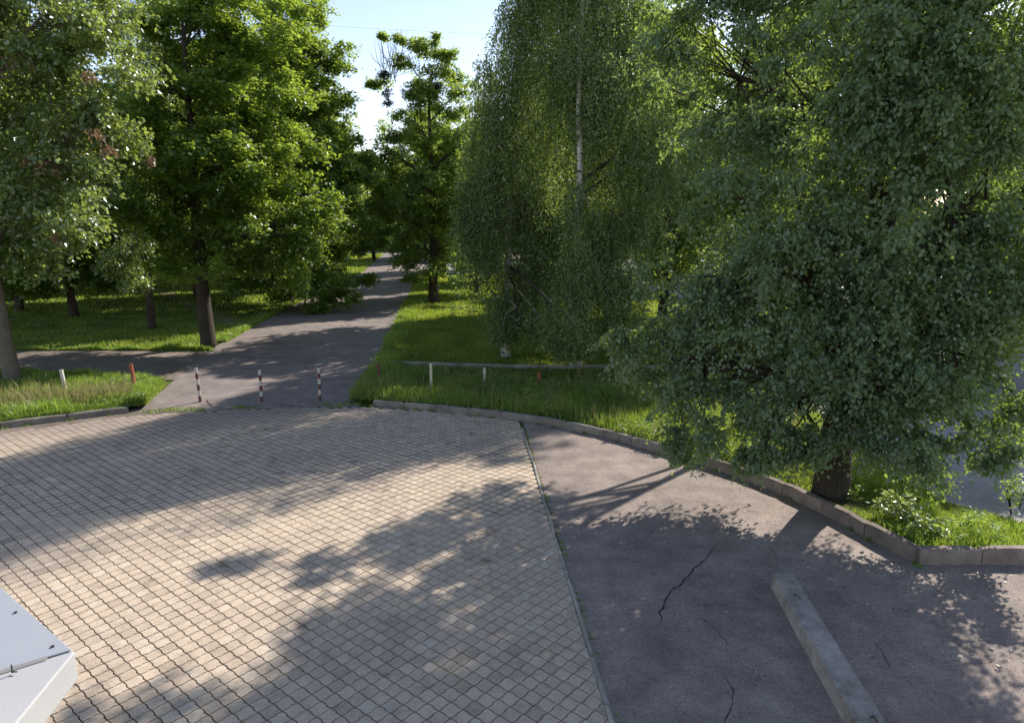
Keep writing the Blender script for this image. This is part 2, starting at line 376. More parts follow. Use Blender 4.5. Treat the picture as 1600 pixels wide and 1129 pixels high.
for k, (c, dS) in enumerate(pav):
    needs_clip = dS < .15
    outl = OUTW
    if needs_clip:
        outl = clip_line(OUTW, SP - c, snrm)
        if len(outl) < 3: continue
    tz = rng.normal(0, .0018); tilt = rng.normal(0, .007, 2); rot = rng.normal(0, .012); tint = float(np.clip(rng.beta(2.2, 2.0) + (rng.random() < .006) * .5, 0, 1))
    if k in single:
        if needs_clip:
            V, fs = paver_mesh(outl); m_ = Mesh(); m_.add(V, fs); me = m_.build('paver', M_pav_o)
        else: me = full_me
        o = obj('paver', me, plaza_o); o.location = (c[0], c[1], tz); o.rotation_euler = (tilt[0], tilt[1], rot)
    else:
        V, fs = paver_mesh(outl, detail=c[1] < 13)
        V = V.copy(); V[:, 2] += tz + V[:, 1] * tilt[0] - V[:, 0] * tilt[1]; V[:, 0] += c[0]; V[:, 1] += c[1]
        mass.add(V, fs, tint)
obj('paver_field', mass.build('paver_field', M_pav_a), plaza_o, kind='stuff')

# ---- concrete edging strip
def seg_chain(pts, step):
    """resample a polyline into segments of about 'step'"""
    pts = [np.array(p, float) for p in pts]; L = [0]
    for a_, b_ in zip(pts[:-1], pts[1:]): L.append(L[-1] + np.linalg.norm(b_ - a_))
    n = max(1, round(L[-1] / step)); res = []
    for k in range(n + 1):
        s_ = L[-1] * k / n; i = min(np.searchsorted(L, s_, side='right') - 1, len(pts) - 2)
        res.append(pts[i] + (pts[i + 1] - pts[i]) * (s_ - L[i]) / (L[i + 1] - L[i]))
    return res
def kerb_stone_mesh(L_, w, h, mat, chip=.008):
    """a cast stone with worn, slightly irregular arrises and a chipped corner"""
    nx = 7; prof = [(-w / 2, -.15), (-w / 2, h - .025), (-w / 2 + .02, h), (w / 2 - .02, h), (w / 2, h - .025), (w / 2, -.15)]
    V = []; fs = []
    for i in range(nx):
        x = (-.5 + i / (nx - 1)) * L_
        for k, (y, z) in enumerate(prof):
            dz = -abs(rng.normal(0, chip)) if k in (1, 2, 3, 4) else 0
            if i in (0, nx - 1) and k in (1, 2, 3, 4): dz -= abs(rng.normal(0, chip * 2))
            V.append((x, y + (rng.normal(0, chip * .5) if k in (1, 2, 3, 4) else 0), z + dz))
    m = len(prof)
    for i in range(nx - 1):
        for k in range(m - 1): fs.append((i * m + k, (i + 1) * m + k, (i + 1) * m + k + 1, i * m + k + 1))
    fs.append(tuple(range(m))); fs.append(tuple((nx - 1) * m + k for k in range(m))[::-1])
    q = Mesh(); q.add(np.array(V), fs, float(rng.random())); return q.build('kerb_stone', mat)
def kerb(name, pts, step, w, h, mat, label, cat, part='kerb_stone', gap=.012, chip=.008, hvar=0.006):
    P = seg_chain(pts, step); base = P[0]
    t = thing(name, (base[0], base[1], 0), label, cat)
    for i, (a_, b_) in enumerate(zip(P[:-1], P[1:])):
        d = b_ - a_; L_ = np.linalg.norm(d); hh = h(i / len(P)) if callable(h) else h
        mm = mat(i / len(P)) if callable(mat) else mat
        o = obj(part, kerb_stone_mesh(L_ - gap, w, hh, mm, chip), t); c = (a_ + b_) / 2 - base
        o.location = (c[0] + rng.normal(0, .006), c[1] + rng.normal(0, .006), rng.normal(0, hvar)); o.rotation_euler = (rng.normal(0, .01), 0, math.atan2(d[1], d[0]) + rng.normal(0, .006))
    return t
kerb('edging_strip', [tuple(ST0), tuple(ST1)], .98, .07, .018, M_edge, 'narrow pale concrete edging strip between the block paving and the asphalt', 'edging', 'edging_stone', .008, .003, .003)
kerb('kerb', curb_R[:12], 1.05, .17, lambda t: .17 + .11 * t, lambda t: M_kerb if t < .62 else M_kerb_red, 'curved row of weathered concrete kerb stones holding the tall grass bed', 'kerb')
kerb('kerb', curb_R[11:], 1.0, .17, .28, M_kerb_red, 'straight high brownish kerb under the shrubs at the right edge', 'kerb')
kerb('kerb', curb_L, 1.5, .16, .17, M_kerb, 'grey kerb row in front of the weedy grass strip at the left', 'kerb')
kerb('lawn_edging', [G(586, 569), G(700, 573), G(840, 577), (4.5, 27.3), (9.8, 26.9)], 1.4, .08, .18, M_edge, 'long low pale concrete edging line crossing the lawn behind the posts', 'edging', 'edging_stone', .01, .004, .008)

# ---- cracks in the asphalt, open joints a few mm wide filled with dirt
M_crack = conc_mat('crack_dirt', (.025, .024, .024), (.04, .038, .036))
def crack(px, w):
    pts = [np.array(G(*p)) for p in px]; P = seg_chain(pts, .07); q = Mesh(); L_, R_ = [], []
    off = 0
    for i, p in enumerate(P):
        off = off * .7 + rng.normal(0, .013); d = P[min(i + 1, len(P) - 1)] - P[max(i - 1, 0)]; nn = np.array([-d[1], d[0]]) / (np.linalg.norm(d) + 1e-9)
        ww = w * (.35 + rng.random() * .9) * (min(1, (i + 1) / 6) * min(1, (len(P) - i) / 6)); c = p + nn * off
        L_.append((*(c + nn * ww), .0005)); R_.append((*(c - nn * ww), .0005))
    n = len(P); q.add(np.array(L_ + R_), [(i, i + 1, n + i + 1, n + i) for i in range(n - 1)]); return q.build('crack', M_crack)
for px, w in [([(1118, 852), (1085, 890), (1040, 935), (1033, 960), (1030, 975)], .012), ([(1085, 950), (1120, 985), (1138, 1005), (1135, 1020)], .005), ([(1130, 1048), (1143, 1080), (1135, 1129), (1130, 1150)], .007), ([(1365, 1000), (1378, 1020), (1388, 1045)], .007), ([(1430, 735), (1380, 742)], .01)]:
    obj('crack', crack(px, w), kind='structure')
pcrack = crack([(322, 622), (330, 634), (352, 640), (420, 630), (480, 636), (590, 632)], .016)
obj('crack', pcrack, kind='structure')

# ---- planted beds
bed_front = [(-5.15, 21.75), (-4.3, 21.65), (-2.0, 20.95), (0.05, 20.1), (1.4, 19.28), (2.55, 18.35), (3.45, 17.35), (4.25, 16.45), (4.95, 15.55), (5.6, 14.7), (6.1, 13.6), (6.45, 12.5), (6.9, 11.1), (8.6, 11.02), (13.5, 11.0), (17, 11.05)]
bed_back = [(-5.55, 28.2), (-4.0, 28.1), (-1.5, 27.95), (1.0, 27.6), (3.5, 27.4), (6.0, 27.2), (8.0, 27.0), (9.7, 26.9), (9.5, 23), (9.3, 20), (9.1, 17), (8.85, 15), (8.8, 13.6), (9.6, 12.55), (13.5, 12.45), (17, 12.5)]
def bed(front, back, zf, zb, name, nv=8):
    Fp = np.array(front); Bp = np.array(back); n = len(Fp); V = []
    for v in range(nv + 1):
        s_ = v / nv
        for i in range(n):
            p = Fp[i] * (1 - s_) + Bp[i] * s_; V.append((p[0], p[1], zf * (1 - s_) + zb * s_ + (rng.normal(0, .012) if 0 < v < nv else 0)))
    fs = [(v * n + i, v * n + i + 1, (v + 1) * n + i + 1, (v + 1) * n + i) for v in range(nv) for i in range(n - 1)]
    q = Mesh(); q.add(np.array(V), fs); obj(name, q.build(name, M_bed), kind='structure')
bed(bed_front, bed_back, .15, .01, 'grass_bed')
left_front = [(-24, 14.1), (-19, 16.8), (-14.35, 19.2), (-11.6, 20.95), (-11.3, 21.1)]
left_back = [(-30, 24.5), (-24, 25.5), (-17.5, 26.2), (-13.9, 25.6), (-12.0, 23.4)]
bed(left_front, left_back, .12, .0, 'grass_bed')

def interp(P, u):
    P = np.array(P); n = len(P) - 1; i = np.clip((u * n).astype(int), 0, n - 1); f_ = (u * n - i)[:, None]
    return P[i] * (1 - f_) + P[i + 1] * f_
def blades(xy, z0, h, w, lean=.35, tintf=None, two=False):
    """one bent blade per point; (n,2) points"""
    n = len(xy); th = rng.random(n) * 2 * math.pi; ph = rng.random(n) * 2 * math.pi
    hx = h * (1 - lean * .2); ln = np.abs(rng.normal(0, lean, n)) * h
    a_ = np.c_[np.cos(th), np.sin(th)] * (w / 2)[:, None]; l_ = np.c_[np.cos(ph), np.sin(ph)] * ln[:, None]
    b0 = np.c_[xy - a_, z0]; b1 = np.c_[xy + a_, z0]
    tint = rng.random(n) if tintf is None else tintf
    if two:
        m0 = np.c_[xy - a_ * .8 + l_ * .3, z0 + hx * .55]; m1 = np.c_[xy + a_ * .8 + l_ * .3, z0 + hx * .55]; tp = np.c_[xy + l_, z0 + hx]
        V = np.stack([b0, b1, m1, m0, tp], 1).reshape(-1, 3); k = np.arange(n)[:, None] * 5
        return V, [k + np.array([0, 1, 2, 3]), k + np.array([3, 2, 4])], np.repeat(tint, 5)
    tp = np.c_[xy + l_, z0 + hx]; V = np.stack([b0, b1, tp], 1).reshape(-1, 3); k = np.arange(n)[:, None] * 3
    return V, [k + np.array([0, 1, 2])], np.repeat(tint, 3)
def vnoise(xy, s, seed=0):
    r_ = np.random.default_rng(seed); g = r_.random((64, 64)); p = xy * s; i = np.floor(p).astype(int); f_ = p - i; f_ = f_ * f_ * (3 - 2 * f_)
    A = g[i[:, 0] % 64, i[:, 1] % 64]; B = g[(i[:, 0] + 1) % 64, i[:, 1] % 64]; Cc = g[i[:, 0] % 64, (i[:, 1] + 1) % 64]; D = g[(i[:, 0] + 1) % 64, (i[:, 1] + 1) % 64]
    return (A * (1 - f_[:, 0]) + B * f_[:, 0]) * (1 - f_[:, 1]) + (Cc * (1 - f_[:, 0]) + D * f_[:, 0]) * f_[:, 1]

# tall grass of the right bed
n = 62000; u = rng.random(n); v = rng.random(n) ** 1.25
xy = interp(bed_front, u) * (1 - v)[:, None] + interp(bed_back, u) * v[:, None]
xy += rng.normal(0, .05, xy.shape); clump = vnoise(xy, 1.3, 3)
hh = (.22 + .28 * clump) * (1 - .62 * v) * (.6 + .6 * rng.random(n)); hh *= np.where(v < .02, .55, 1); hh *= np.where(u > .8, .7, 1)
z0 = .15 * (1 - v) - .01
dT = np.hypot(xy[:, 0] - 6.4, xy[:, 1] - 13.4); hh *= np.clip((dT - .35) / .9, .08, 1); hh *= np.where((u > .72) & (v < .5), .7, 1)
V, Fc, T = blades(xy, z0, hh, .010 + .012 * rng.random(n), .45, np.clip(.25 + .5 * clump + rng.normal(0, .2, n), 0, 1), True)
obj('tall_grass', make_mesh('tall_grass', V, Fc, T, [M_grass]), label='tall uncut grass filling the bed behind the curved kerb', kind='stuff', cat='grass')
# seed heads and dry stems
n = 2600; u = rng.random(n) * .75; v = rng.random(n) * .8; xy = interp(bed_front, u) * (1 - v)[:, None] + interp(bed_back, u) * v[:, None]
keep = vnoise(xy, .7, 9) > .5; xy = xy[keep]; v = v[keep]; n = len(xy)
V, Fc, T = blades(xy, .15 * (1 - v), .45 + .25 * rng.random(n), np.full(n, .012), .25, None, True)
obj('dry_grass_stems', make_mesh('dry_grass_stems', V, Fc, T, [M_straw]), label='straw coloured seeding stems standing above the right-hand tall grass', kind='stuff', cat='grass')
# left strip
n = 26000; u = .28 + rng.random(n) * .72; v = rng.random(n) ** 1.5 * .9
xy = interp(left_front, u) * (1 - v)[:, None] + interp(left_back, u) * v[:, None]; clump = vnoise(xy, 1.6, 5)
hh = (.16 + .3 * clump) * (.6 + .6 * rng.random(n)) * np.where(v < .02, .5, 1)
V, Fc, T = blades(xy, .12 * (1 - v) - .01, hh, .014 + .014 * rng.random(n), .45, np.clip(.3 + .5 * clump + rng.normal(0, .2, n), 0, 1), True)
obj('weedy_grass', make_mesh('weedy_grass', V, Fc, T, [M_grass]), label='bright weedy grass strip behind the left kerb', kind='stuff', cat='grass')
n = 1500; u = .3 + rng.random(n) * .45; v = .12 + rng.random(n) * .3; xy = interp(left_front, u) * (1 - v)[:, None] + interp(left_back, u) * v[:, None]
V, Fc, T = blades(xy, .1 * (1 - v), .45 + .4 * rng.random(n), np.full(n, .016), .3, None, True)
obj('dry_grass_stems', make_mesh('dry_grass_stems', V, Fc, T, [M_straw]), label='pale dry seeding stems around the white post at the left', kind='stuff', cat='grass')

# short lawn grass, thinner further out
def lawn(n, quad, hscale, wscale, seed, name, label, far=False):
    u = rng.random(n); v = rng.random(n); Q = np.array(quad)
    xy = (Q[0] * (1 - u)[:, None] + Q[1] * u[:, None]) * (1 - v)[:, None] + (Q[3] * (1 - u)[:, None] + Q[2] * u[:, None]) * v[:, None]
    cl = vnoise(xy, .8, seed)
    V, Fc, T = blades(xy, np.full(n, -.05), hscale * (.5 + cl) * (.6 + .7 * rng.random(n)), wscale * (.6 + .8 * rng.random(n)), .5, np.clip(.2 + .6 * cl + rng.normal(0, .18, n), 0, 1))
    obj(name, make_mesh(name, V, Fc, T, [M_lawn]), label=label, kind='stuff', cat='grass')
lawn(90000, [(-5.7, 28.6), (10.0, 28.0), (12.6, 46), (-7.2, 46)], .16, .035, 11, 'lawn_grass', 'mown lawn right of the alley, striped by shadows')
lawn(50000, [(-7.2, 46), (12.6, 46), (5, 82), (-11.2, 82)], .17, .06, 12, 'lawn_grass', 'far lawn between the alley and the road beyond')
lawn(60000, [(-45, 31.8), (-14.2, 31.8), (-15.4, 48), (-55, 48)], .16, .045, 13, 'lawn_grass', 'shaded lawn under the trees left of the alley')
lawn(50000, [(-60, 48), (-15.5, 48), (-18.8, 90), (-75, 90)], .18, .08, 14, 'lawn_grass', 'deeper shaded park lawn between far tree trunks')
lawn(9000, [(-27, 90), (-19, 90), (-27, 150), (-45, 150)], .3, .2, 15, 'lawn_grass', 'sunlit far lawn at the end of the alley')
# tufts overhanging the alley edge
def edge_tufts(poly, n, spread, h, name, label, side=1):
    u = rng.random(n); xy = interp(poly, u); xy[:, 0] += side * np.abs(rng.normal(0, spread, n)) - side * .08; cl = vnoise(xy, 1.2, 21)
    V, Fc, T = blades(xy, np.full(n, -.05), h * (.4 + cl) * (.6 + .6 * rng.random(n)), .025 + .02 * rng.random(n), .55, np.clip(.3 + .5 * cl + rng.normal(0, .2, n), 0, 1), True)
    obj(name, make_mesh(name, V, Fc, T, [M_grass]), label=label, kind='stuff', cat='grass')
edge_tufts([(-4.95, 22.0), (-5.5, 28.5), (-6.7, 41), (-8.0, 53.5)], 14000, .45, .42, 'verge_grass', 'long grass spilling over the right edge of the alley')
edge_tufts([(-14.0, 34), (-14.7, 40), (-15.9, 52), (-18.6, 88)], 9000, .4, .3, 'verge_grass', 'grass along the left edge of the alley', -1)
edge_tufts([(-12.2, 21.6), (-12.0, 23.2), (-12.5, 24.4), (-14.4, 25.4), (-18, 26.2), (-24, 26)], 7000, .5, .35, 'verge_grass', 'ragged grass round the back corner of the left weedy strip', -1)
edge_tufts([(-13.6, 31.6), (-18, 31.7), (-26, 31.5), (-36, 30.6)], 6000, .6, .3, 'verge_grass', 'ragged grass along the far side of the trodden earth path', -1)
# tiny weeds in the joints
def spots(pts, n, sp, h, w, mat, name, label):
    c = np.array([pts[k] for k in rng.integers(0, len(pts), n)]) + rng.normal(0, sp, (n, 2))
    V, Fc, T = blades(c, np.full(n, -.005), h * (.3 + rng.random(n)), w * (.5 + rng.random(n)), .7, None)
    obj(name, make_mesh(name, V, Fc, T, [mat]), label=label, kind='stuff', cat='weeds')
line = [G(x_, y_) for x_, y_ in [(258, 641), (270, 640), (285, 641), (300, 640), (310, 642), (372, 637), (378, 636), (395, 637), (510, 632), (530, 634), (545, 630), (560, 631), (235, 644)]]
spots(line, 900, .12, .10, .02, M_grass, 'joint_weeds', 'low weeds growing along the edge of the paving by the posts')
line = [tuple(ST0 + sd * t_ + np.array([.07, 0])) for t_ in rng.random(60) * 12]
spots(line, 900, .02, .04, .012, M_grass, 'joint_weeds', 'tiny weeds rooted beside the concrete strip')
line = [tuple(p + np.array([-.04, -.12])) for p in seg_chain(curb_R[:12], .5) if rng.random() < .5] + [tuple(p + np.array([.05, -.1])) for p in seg_chain(curb_L, .5) if rng.random() < .5]
spots(line, 1400, .06, .09, .02, M_grass, 'joint_weeds', 'weeds at the foot of the kerbs')

# ------------------------------------------------------------------ trees
def leaf_cloud(cl, twigs, leaves, L, W, droop=.3, hang=.3, flat=.6, upn=.8, six=False, rad_var=.35, tintbias=0.0):
    """cl: (n,4) clump centres and radii -> leaf vertices, faces, tint"""
    nc = len(cl); nt_ = nc * twigs
    cidx = np.repeat(np.arange(nc), twigs); d = rng.normal(0, 1, (nt_, 3)); d /= np.linalg.norm(d, axis=1)[:, None]; d[:, 2] *= flat
    ln = cl[cidx, 3] * (1 - rad_var + rad_var * 1.6 * rng.random(nt_))
    st = cl[cidx, :3] + rng.normal(0, .12, (nt_, 3)) * cl[cidx, 3:4]
    ti = np.repeat(np.arange(nt_), leaves); n = len(ti); t = .25 + .75 * rng.random(n)
    p = st[ti] + d[ti] * (ln[ti] * t)[:, None]; p[:, 2] -= droop * ln[ti] * t * t
    p += rng.normal(0, L * .45, (n, 3))
    q = d[ti] * .55 + rng.normal(0, .6, (n, 3)); q[:, 2] = q[:, 2] * .5 - hang; q /= np.linalg.norm(q, axis=1)[:, None]
    nm = rng.normal(0, 1, (n, 3)) * (1 - upn) + np.array([0, 0, upn]); s_ = np.cross(q, nm); s_ /= np.linalg.norm(s_, axis=1)[:, None] + 1e-9
    nn = np.cross(s_, q)
    Ls = L * (.65 + .7 * rng.random(n)); Ws = W * (.7 + .6 * rng.random(n)); Lc = Ls[:, None]; Wc = Ws[:, None]
    ctint = rng.random(nc); tt = np.clip(.5 * rng.random(n) + .35 * ctint[cidx[ti]] + .1 + tintbias, 0, 1)
    if six:
        P = [p, p + q * Lc * .3 - s_ * Wc * .45 + nn * Wc * .12, p + q * Lc * .68 - s_ * Wc * .38 + nn * Wc * .10, p + q * Lc - nn * Lc * .12, p + q * Lc * .68 + s_ * Wc * .38 + nn * Wc * .10, p + q * Lc * .3 + s_ * Wc * .45 + nn * Wc * .12]
        V = np.stack(P, 1).reshape(-1, 3); k = np.arange(n)[:, None] * 6
        return V, [np.concatenate([k + np.array([0, 1, 2, 3]), k + np.array([0, 3, 4, 5])])], np.repeat(tt, 6), (st, d, ln)
    P = [p, p + q * Lc * .45 - s_ * Wc * .5 + nn * Wc * .13, p + q * Lc, p + q * Lc * .45 + s_ * Wc * .5 + nn * Wc * .13]
    V = np.stack(P, 1).reshape(-1, 3); k = np.arange(n)[:, None] * 4
    return V, [np.concatenate([k + np.array([0, 1, 2]), k + np.array([0, 2, 3])])], np.repeat(tt, 4), (st, d, ln)

def clumps_from_blobs(blobs, dens, rc, shell=.5):
    """blobs: (x,y,z,r[,rz]) ellipsoids in world space"""
    res = []
    for b in blobs:
        r = b[3]; rz = b[4] if len(b) > 4 else r; n = max(2, int(dens * (r * r * rz) ** (2 / 3)))
        d = rng.normal(0, 1, (n, 3)); d /= np.linalg.norm(d, axis=1)[:, None]; u_ = shell + (1 - shell) * rng.random(n) ** .6
        p = np.array(b[:3]) + d * u_[:, None] * np.array([r, r, rz]); rr = rc * (.7 + .7 * rng.random(n)); rr = np.minimum(rr, max(.3, r * .8))
        res.append(np.c_[p, rr])
    return np.concatenate(res)

def wood(base, top, r0, cl, nlimb, bark, root, twig_pts=None, lean=(0, 0), sub=True, sides=10, fork=.3, show=.85):
    """trunk, main limbs (each a part) and the finer branches; coordinates relative to base"""
    base = np.array(base, float); H = top; n = 9; ts = np.linspace(0, show, n)
    px = np.cumsum(np.r_[0, rng.normal(0, .05, n - 1)]) + lean[0] * ts; py = np.cumsum(np.r_[0, rng.normal(0, .05, n - 1)]) + lean[1] * ts
    ax = np.c_[px, py, ts * H - .12]; rad = r0 * (1 - .82 * ts / show) ; rad[0] *= 1.35; rad[1] *= 1.02
    q = Mesh()
    axf = np.insert(ax, 1, ax[0] * .0 + np.array([ax[0][0], ax[0][1], .22]), axis=0); radf = np.insert(rad, 1, r0 * 1.08)
    q.tube(axf, radf, sides, wob=.05); obj('trunk', q.build('trunk', bark, True), root)
    rel = cl[:, :3] - base; m = len(rel)
    # cluster the foliage clumps into limbs
    seeds = rel[rng.choice(m, min(nlimb, m), replace=False)]
    for _ in range(4):
        lab = np.argmin(((rel[:, None] - seeds[None]) ** 2).sum(2), axis=1)
        seeds = np.array([rel[lab == k].mean(0) if (lab == k).any() else seeds[k] for k in range(len(seeds))])
    fine = Mesh()
    for k in range(len(seeds)):
        tgt = seeds[k]; rxy = np.hypot(tgt[0], tgt[1]); z0 = np.clip(tgt[2] - rxy * (.5 + .4 * rng.random()) - .3, H * fork * .8, H * show * .92); zi = z0 / H
        s0 = np.array([np.interp(zi, ts, ax[:, 0]), np.interp(zi, ts, ax[:, 1]), z0]); rr = np.interp(zi, ts, rad) * .62
        mid = (s0 + tgt) / 2 + np.array([0, 0, .12 * rxy]) + rng.normal(0, .12, 3)
        tt = np.linspace(0, 1, 6)[:, None]; cv = s0 * (1 - tt) ** 2 + mid * 2 * tt * (1 - tt) + tgt * tt ** 2; cv[1:-1] += rng.normal(0, .05, (4, 3))
        q = Mesh(); q.tube(cv, np.linspace(rr, max(.02, rr * .25), 6), 6); obj('limb', q.build('limb', M_bark if bark is M_birchbark else bark, True), root)
        if sub:
            for c in rel[lab == k]:
                s1 = cv[rng.integers(2, 6)]; mm = (s1 + c) / 2 + rng.normal(0, .12, 3) + np.array([0, 0, .1])
                fine.tube(np.array([s1, mm, c]), np.array([max(.014, rr * .25), .014, .007]), 4, cap=False)
    if sub and fine.n: obj('branches', fine.build('branches', bark), root, kind='stuff')

def twig_ribbons(root, base, tw, frac, w, bark, droop=.3):
    st, d, ln = tw; n = len(st); k = rng.random(n) < frac; st, d, ln = st[k] - np.array(base), d[k], ln[k]; n = len(st)
    e1 = st + d * (ln * .55)[:, None]; e1[:, 2] -= droop * ln * .3; e2 = st + d * ln[:, None]; e2[:, 2] -= droop * ln
    s_ = np.cross(d, rng.normal(0, 1, (n, 3))); s_ /= np.linalg.norm(s_, axis=1)[:, None] + 1e-9; s_ *= w
    V = np.stack([st - s_, st + s_, e1 + s_ * .7, e1 - s_ * .7, e2], 1).reshape(-1, 3); kk = np.arange(n)[:, None] * 5
    obj('twigs', make_mesh('twigs', V, [kk + np.array([0, 1, 2, 3]), kk + np.array([3, 2, 4])], None, [bark]), root, kind='stuff')

def tree(name, base, H, r0, blobs, dens, rc, twigs, leaves, L, W, mat, bark, label, group=None, nlimb=7, shell=.5, lean=(0, 0), droop=.3, hang=.3, flat=.6, upn=.8, six=False, twig=0, sub=True, fork=.3, tintbias=0.0, cat='tree'):
    base = (base[0], base[1], -.04); root = thing(name, base, label, cat, group)
    cl = clumps_from_blobs(blobs, dens, rc, shell)
    V, Fc, T, tw = leaf_cloud(cl, twigs, leaves, L, W, droop, hang, flat, upn, six, tintbias=tintbias)
    if six:      # far side of the crown with simpler leaves
        bk = cl[:, 1] > np.quantile(cl[:, 1], .55); V, Fc, T, tw = leaf_cloud(cl[~bk], twigs, leaves, L, W, droop, hang, flat, upn, True, tintbias=tintbias)
        V2, F2, T2, _ = leaf_cloud(cl[bk], twigs, leaves, L * 1.1, W * 1.2, droop, hang, flat, upn, False, tintbias=tintbias)
        Fc = [Fc[0], F2[0] + len(V)]; V = np.concatenate([V, V2]); T = np.concatenate([T, T2])
    obj('crown', make_mesh('crown', V - np.array(base), Fc, T, [mat]), root)
    wood(base, H, r0, cl, nlimb, bark, root, lean=lean, sub=sub, fork=fork)
    if twig: twig_ribbons(root, base, tw, twig, .006, bark, droop)
    return root, cl

# ---- the big tree over the kerb on the right
bR = (6.5, 13.62)
blobs = [AT(*q[:3]) + (q[3],) for q in [
    (1000, 505, 14.4, .85), (1075, 470, 14.2, 1.1), (1050, 590, 14.0, .8), (1010, 610, 14.4, .45), (1150, 520, 13.8, 1.25), (1120, 410, 14.8, 1.25), (1190, 330, 14.5, 1.4),
    (1180, 215, 15.2, 1.1), (1260, 430, 13.4, 1.5), (1290, 250, 14.2, 1.5), (1225, 175, 15.5, .7), (1400, 330, 13.0, 1.7), (1430, 170, 13.8, 1.5), (1540, 230, 13.0, 1.6),
    (1560, 400, 12.4, 1.4), (1440, 500, 12.4, 1.4), (1300, 570, 12.6, 1.1), (1200, 640, 12.8, .9), (1100, 668, 13.4, .55), (1062, 706, 13.3, .33), (1320, 665, 12.4, .6), (1400, 660, 12.0, .8),
    (1500, 640, 11.8, .65), (1605, 610, 12.0, .35), (1185, 705, 12.9, .42), (1590, 720, 11.6, .4), (1470, 715, 11.7, .35),
    (1240, 655, 13.2, .65), (1290, 640, 12.8, .65), (1350, 615, 12.5, .85), (1480, 450, 12.8, 1.25), (1420, 550, 12.8, 1.0), (1530, 430, 13, 1.3), (1180, 675, 13.1, .55), (1120, 635, 13.6, .65), (1340, 500, 13.2, 1.1), (1380, 580, 12.2, 1.1), (1300, 110, 13.2, .8), (1400, 60, 12.8, 1.1), (1215, 80, 14.2, .55), (1480, 130, 12.4, 1.1), (1370, 180, 12.8, .9), (1440, 230, 12.4, .8), (1340, -20, 13, 1.0), (1500, 10, 12.5, 1.1), (1460, 600, 12.0, .85), (1540, 540, 12.2, .7), (1350, 450, 12.6, 1.3), (1560, 660, 11.9, .7), (1420, 700, 12.2, .6), (1250, 690, 12.9, .45), (1240, 560, 13.6, 1.0), (1400, 440, 15.5, .8), (1200, 470, 15.6, 1.4), (980, 560, 14.6, .6), (950, 520, 14.8, .45), (1330, 95, 14.6, .9), (1500, 60, 13.6, 1.5), (1100, 45, 15.6, .95), (1190, -25, 15.2, .9), (1040, 75, 15.8, .6), (1050, 0, 15.6, .9), (1230, 20, 15, 1.0), (1620, 120, 12.6, 1.6), (1640, 330, 12.2, 1.5), (1380, -20, 14.8, 1.5)]]
blobs += [(5.0, 15.8, 11.0, 1.3), (6.5, 15.8, 11.2, 1.8), (8.5, 15.0, 11.2, 1.9), (10.6, 13.5, 10, 1.3), (9.5, 16.5, 8, 2.2), (6.5, 17.5, 8.5, 2.0), (4.9, 17.2, 8.0, 1.1), (8.6, 16.6, 6, 1.1), (6.0, 16.6, 5, 1.4), (9.0, 11.2, 11.0, 1.6), (10.2, 10.6, 9.4, 1.3)]
tr, clR = tree('drooping_tree', bR, 12, .34, blobs, 6.4, .62, 31, 14, .092, .062, M_pear, M_bark, 'huge dark drooping broadleaf tree over the kerb filling the right side', nlimb=14, shell=.35, droop=.55, hang=.75, flat=.75, upn=.35, six=False, twig=.35, fork=.22, lean=(.9, .2))

tree('branching_tree', (8.9, 21.5), 12.5, .2, [AT(*q[:3]) + (q[3],) for q in [(1190, 0, 21, .9), (1095, 205, 19.8, .75), (1160, 195, 22, 1.1), (1205, 185, 22.7, 1.1), (1150, 245, 22, 1.0), (1130, 165, 21.5, .7), (1075, 150, 21, .35), (1012, 120, 21.5, .45), (1240, 0, 21, 1.0), (1090, 190, 21.5, .7), (1260, 80, 22, 1.1), (1190, 200, 22, .8)]], 5.0, .6, 20, 13, .13, .09, M_pear, M_bark, 'dark spreading tree whose top limbs reach over between birch and drooping tree', nlimb=9, shell=.3, droop=.4, hang=.5, upn=.5, fork=.4, lean=(-.5, 0))
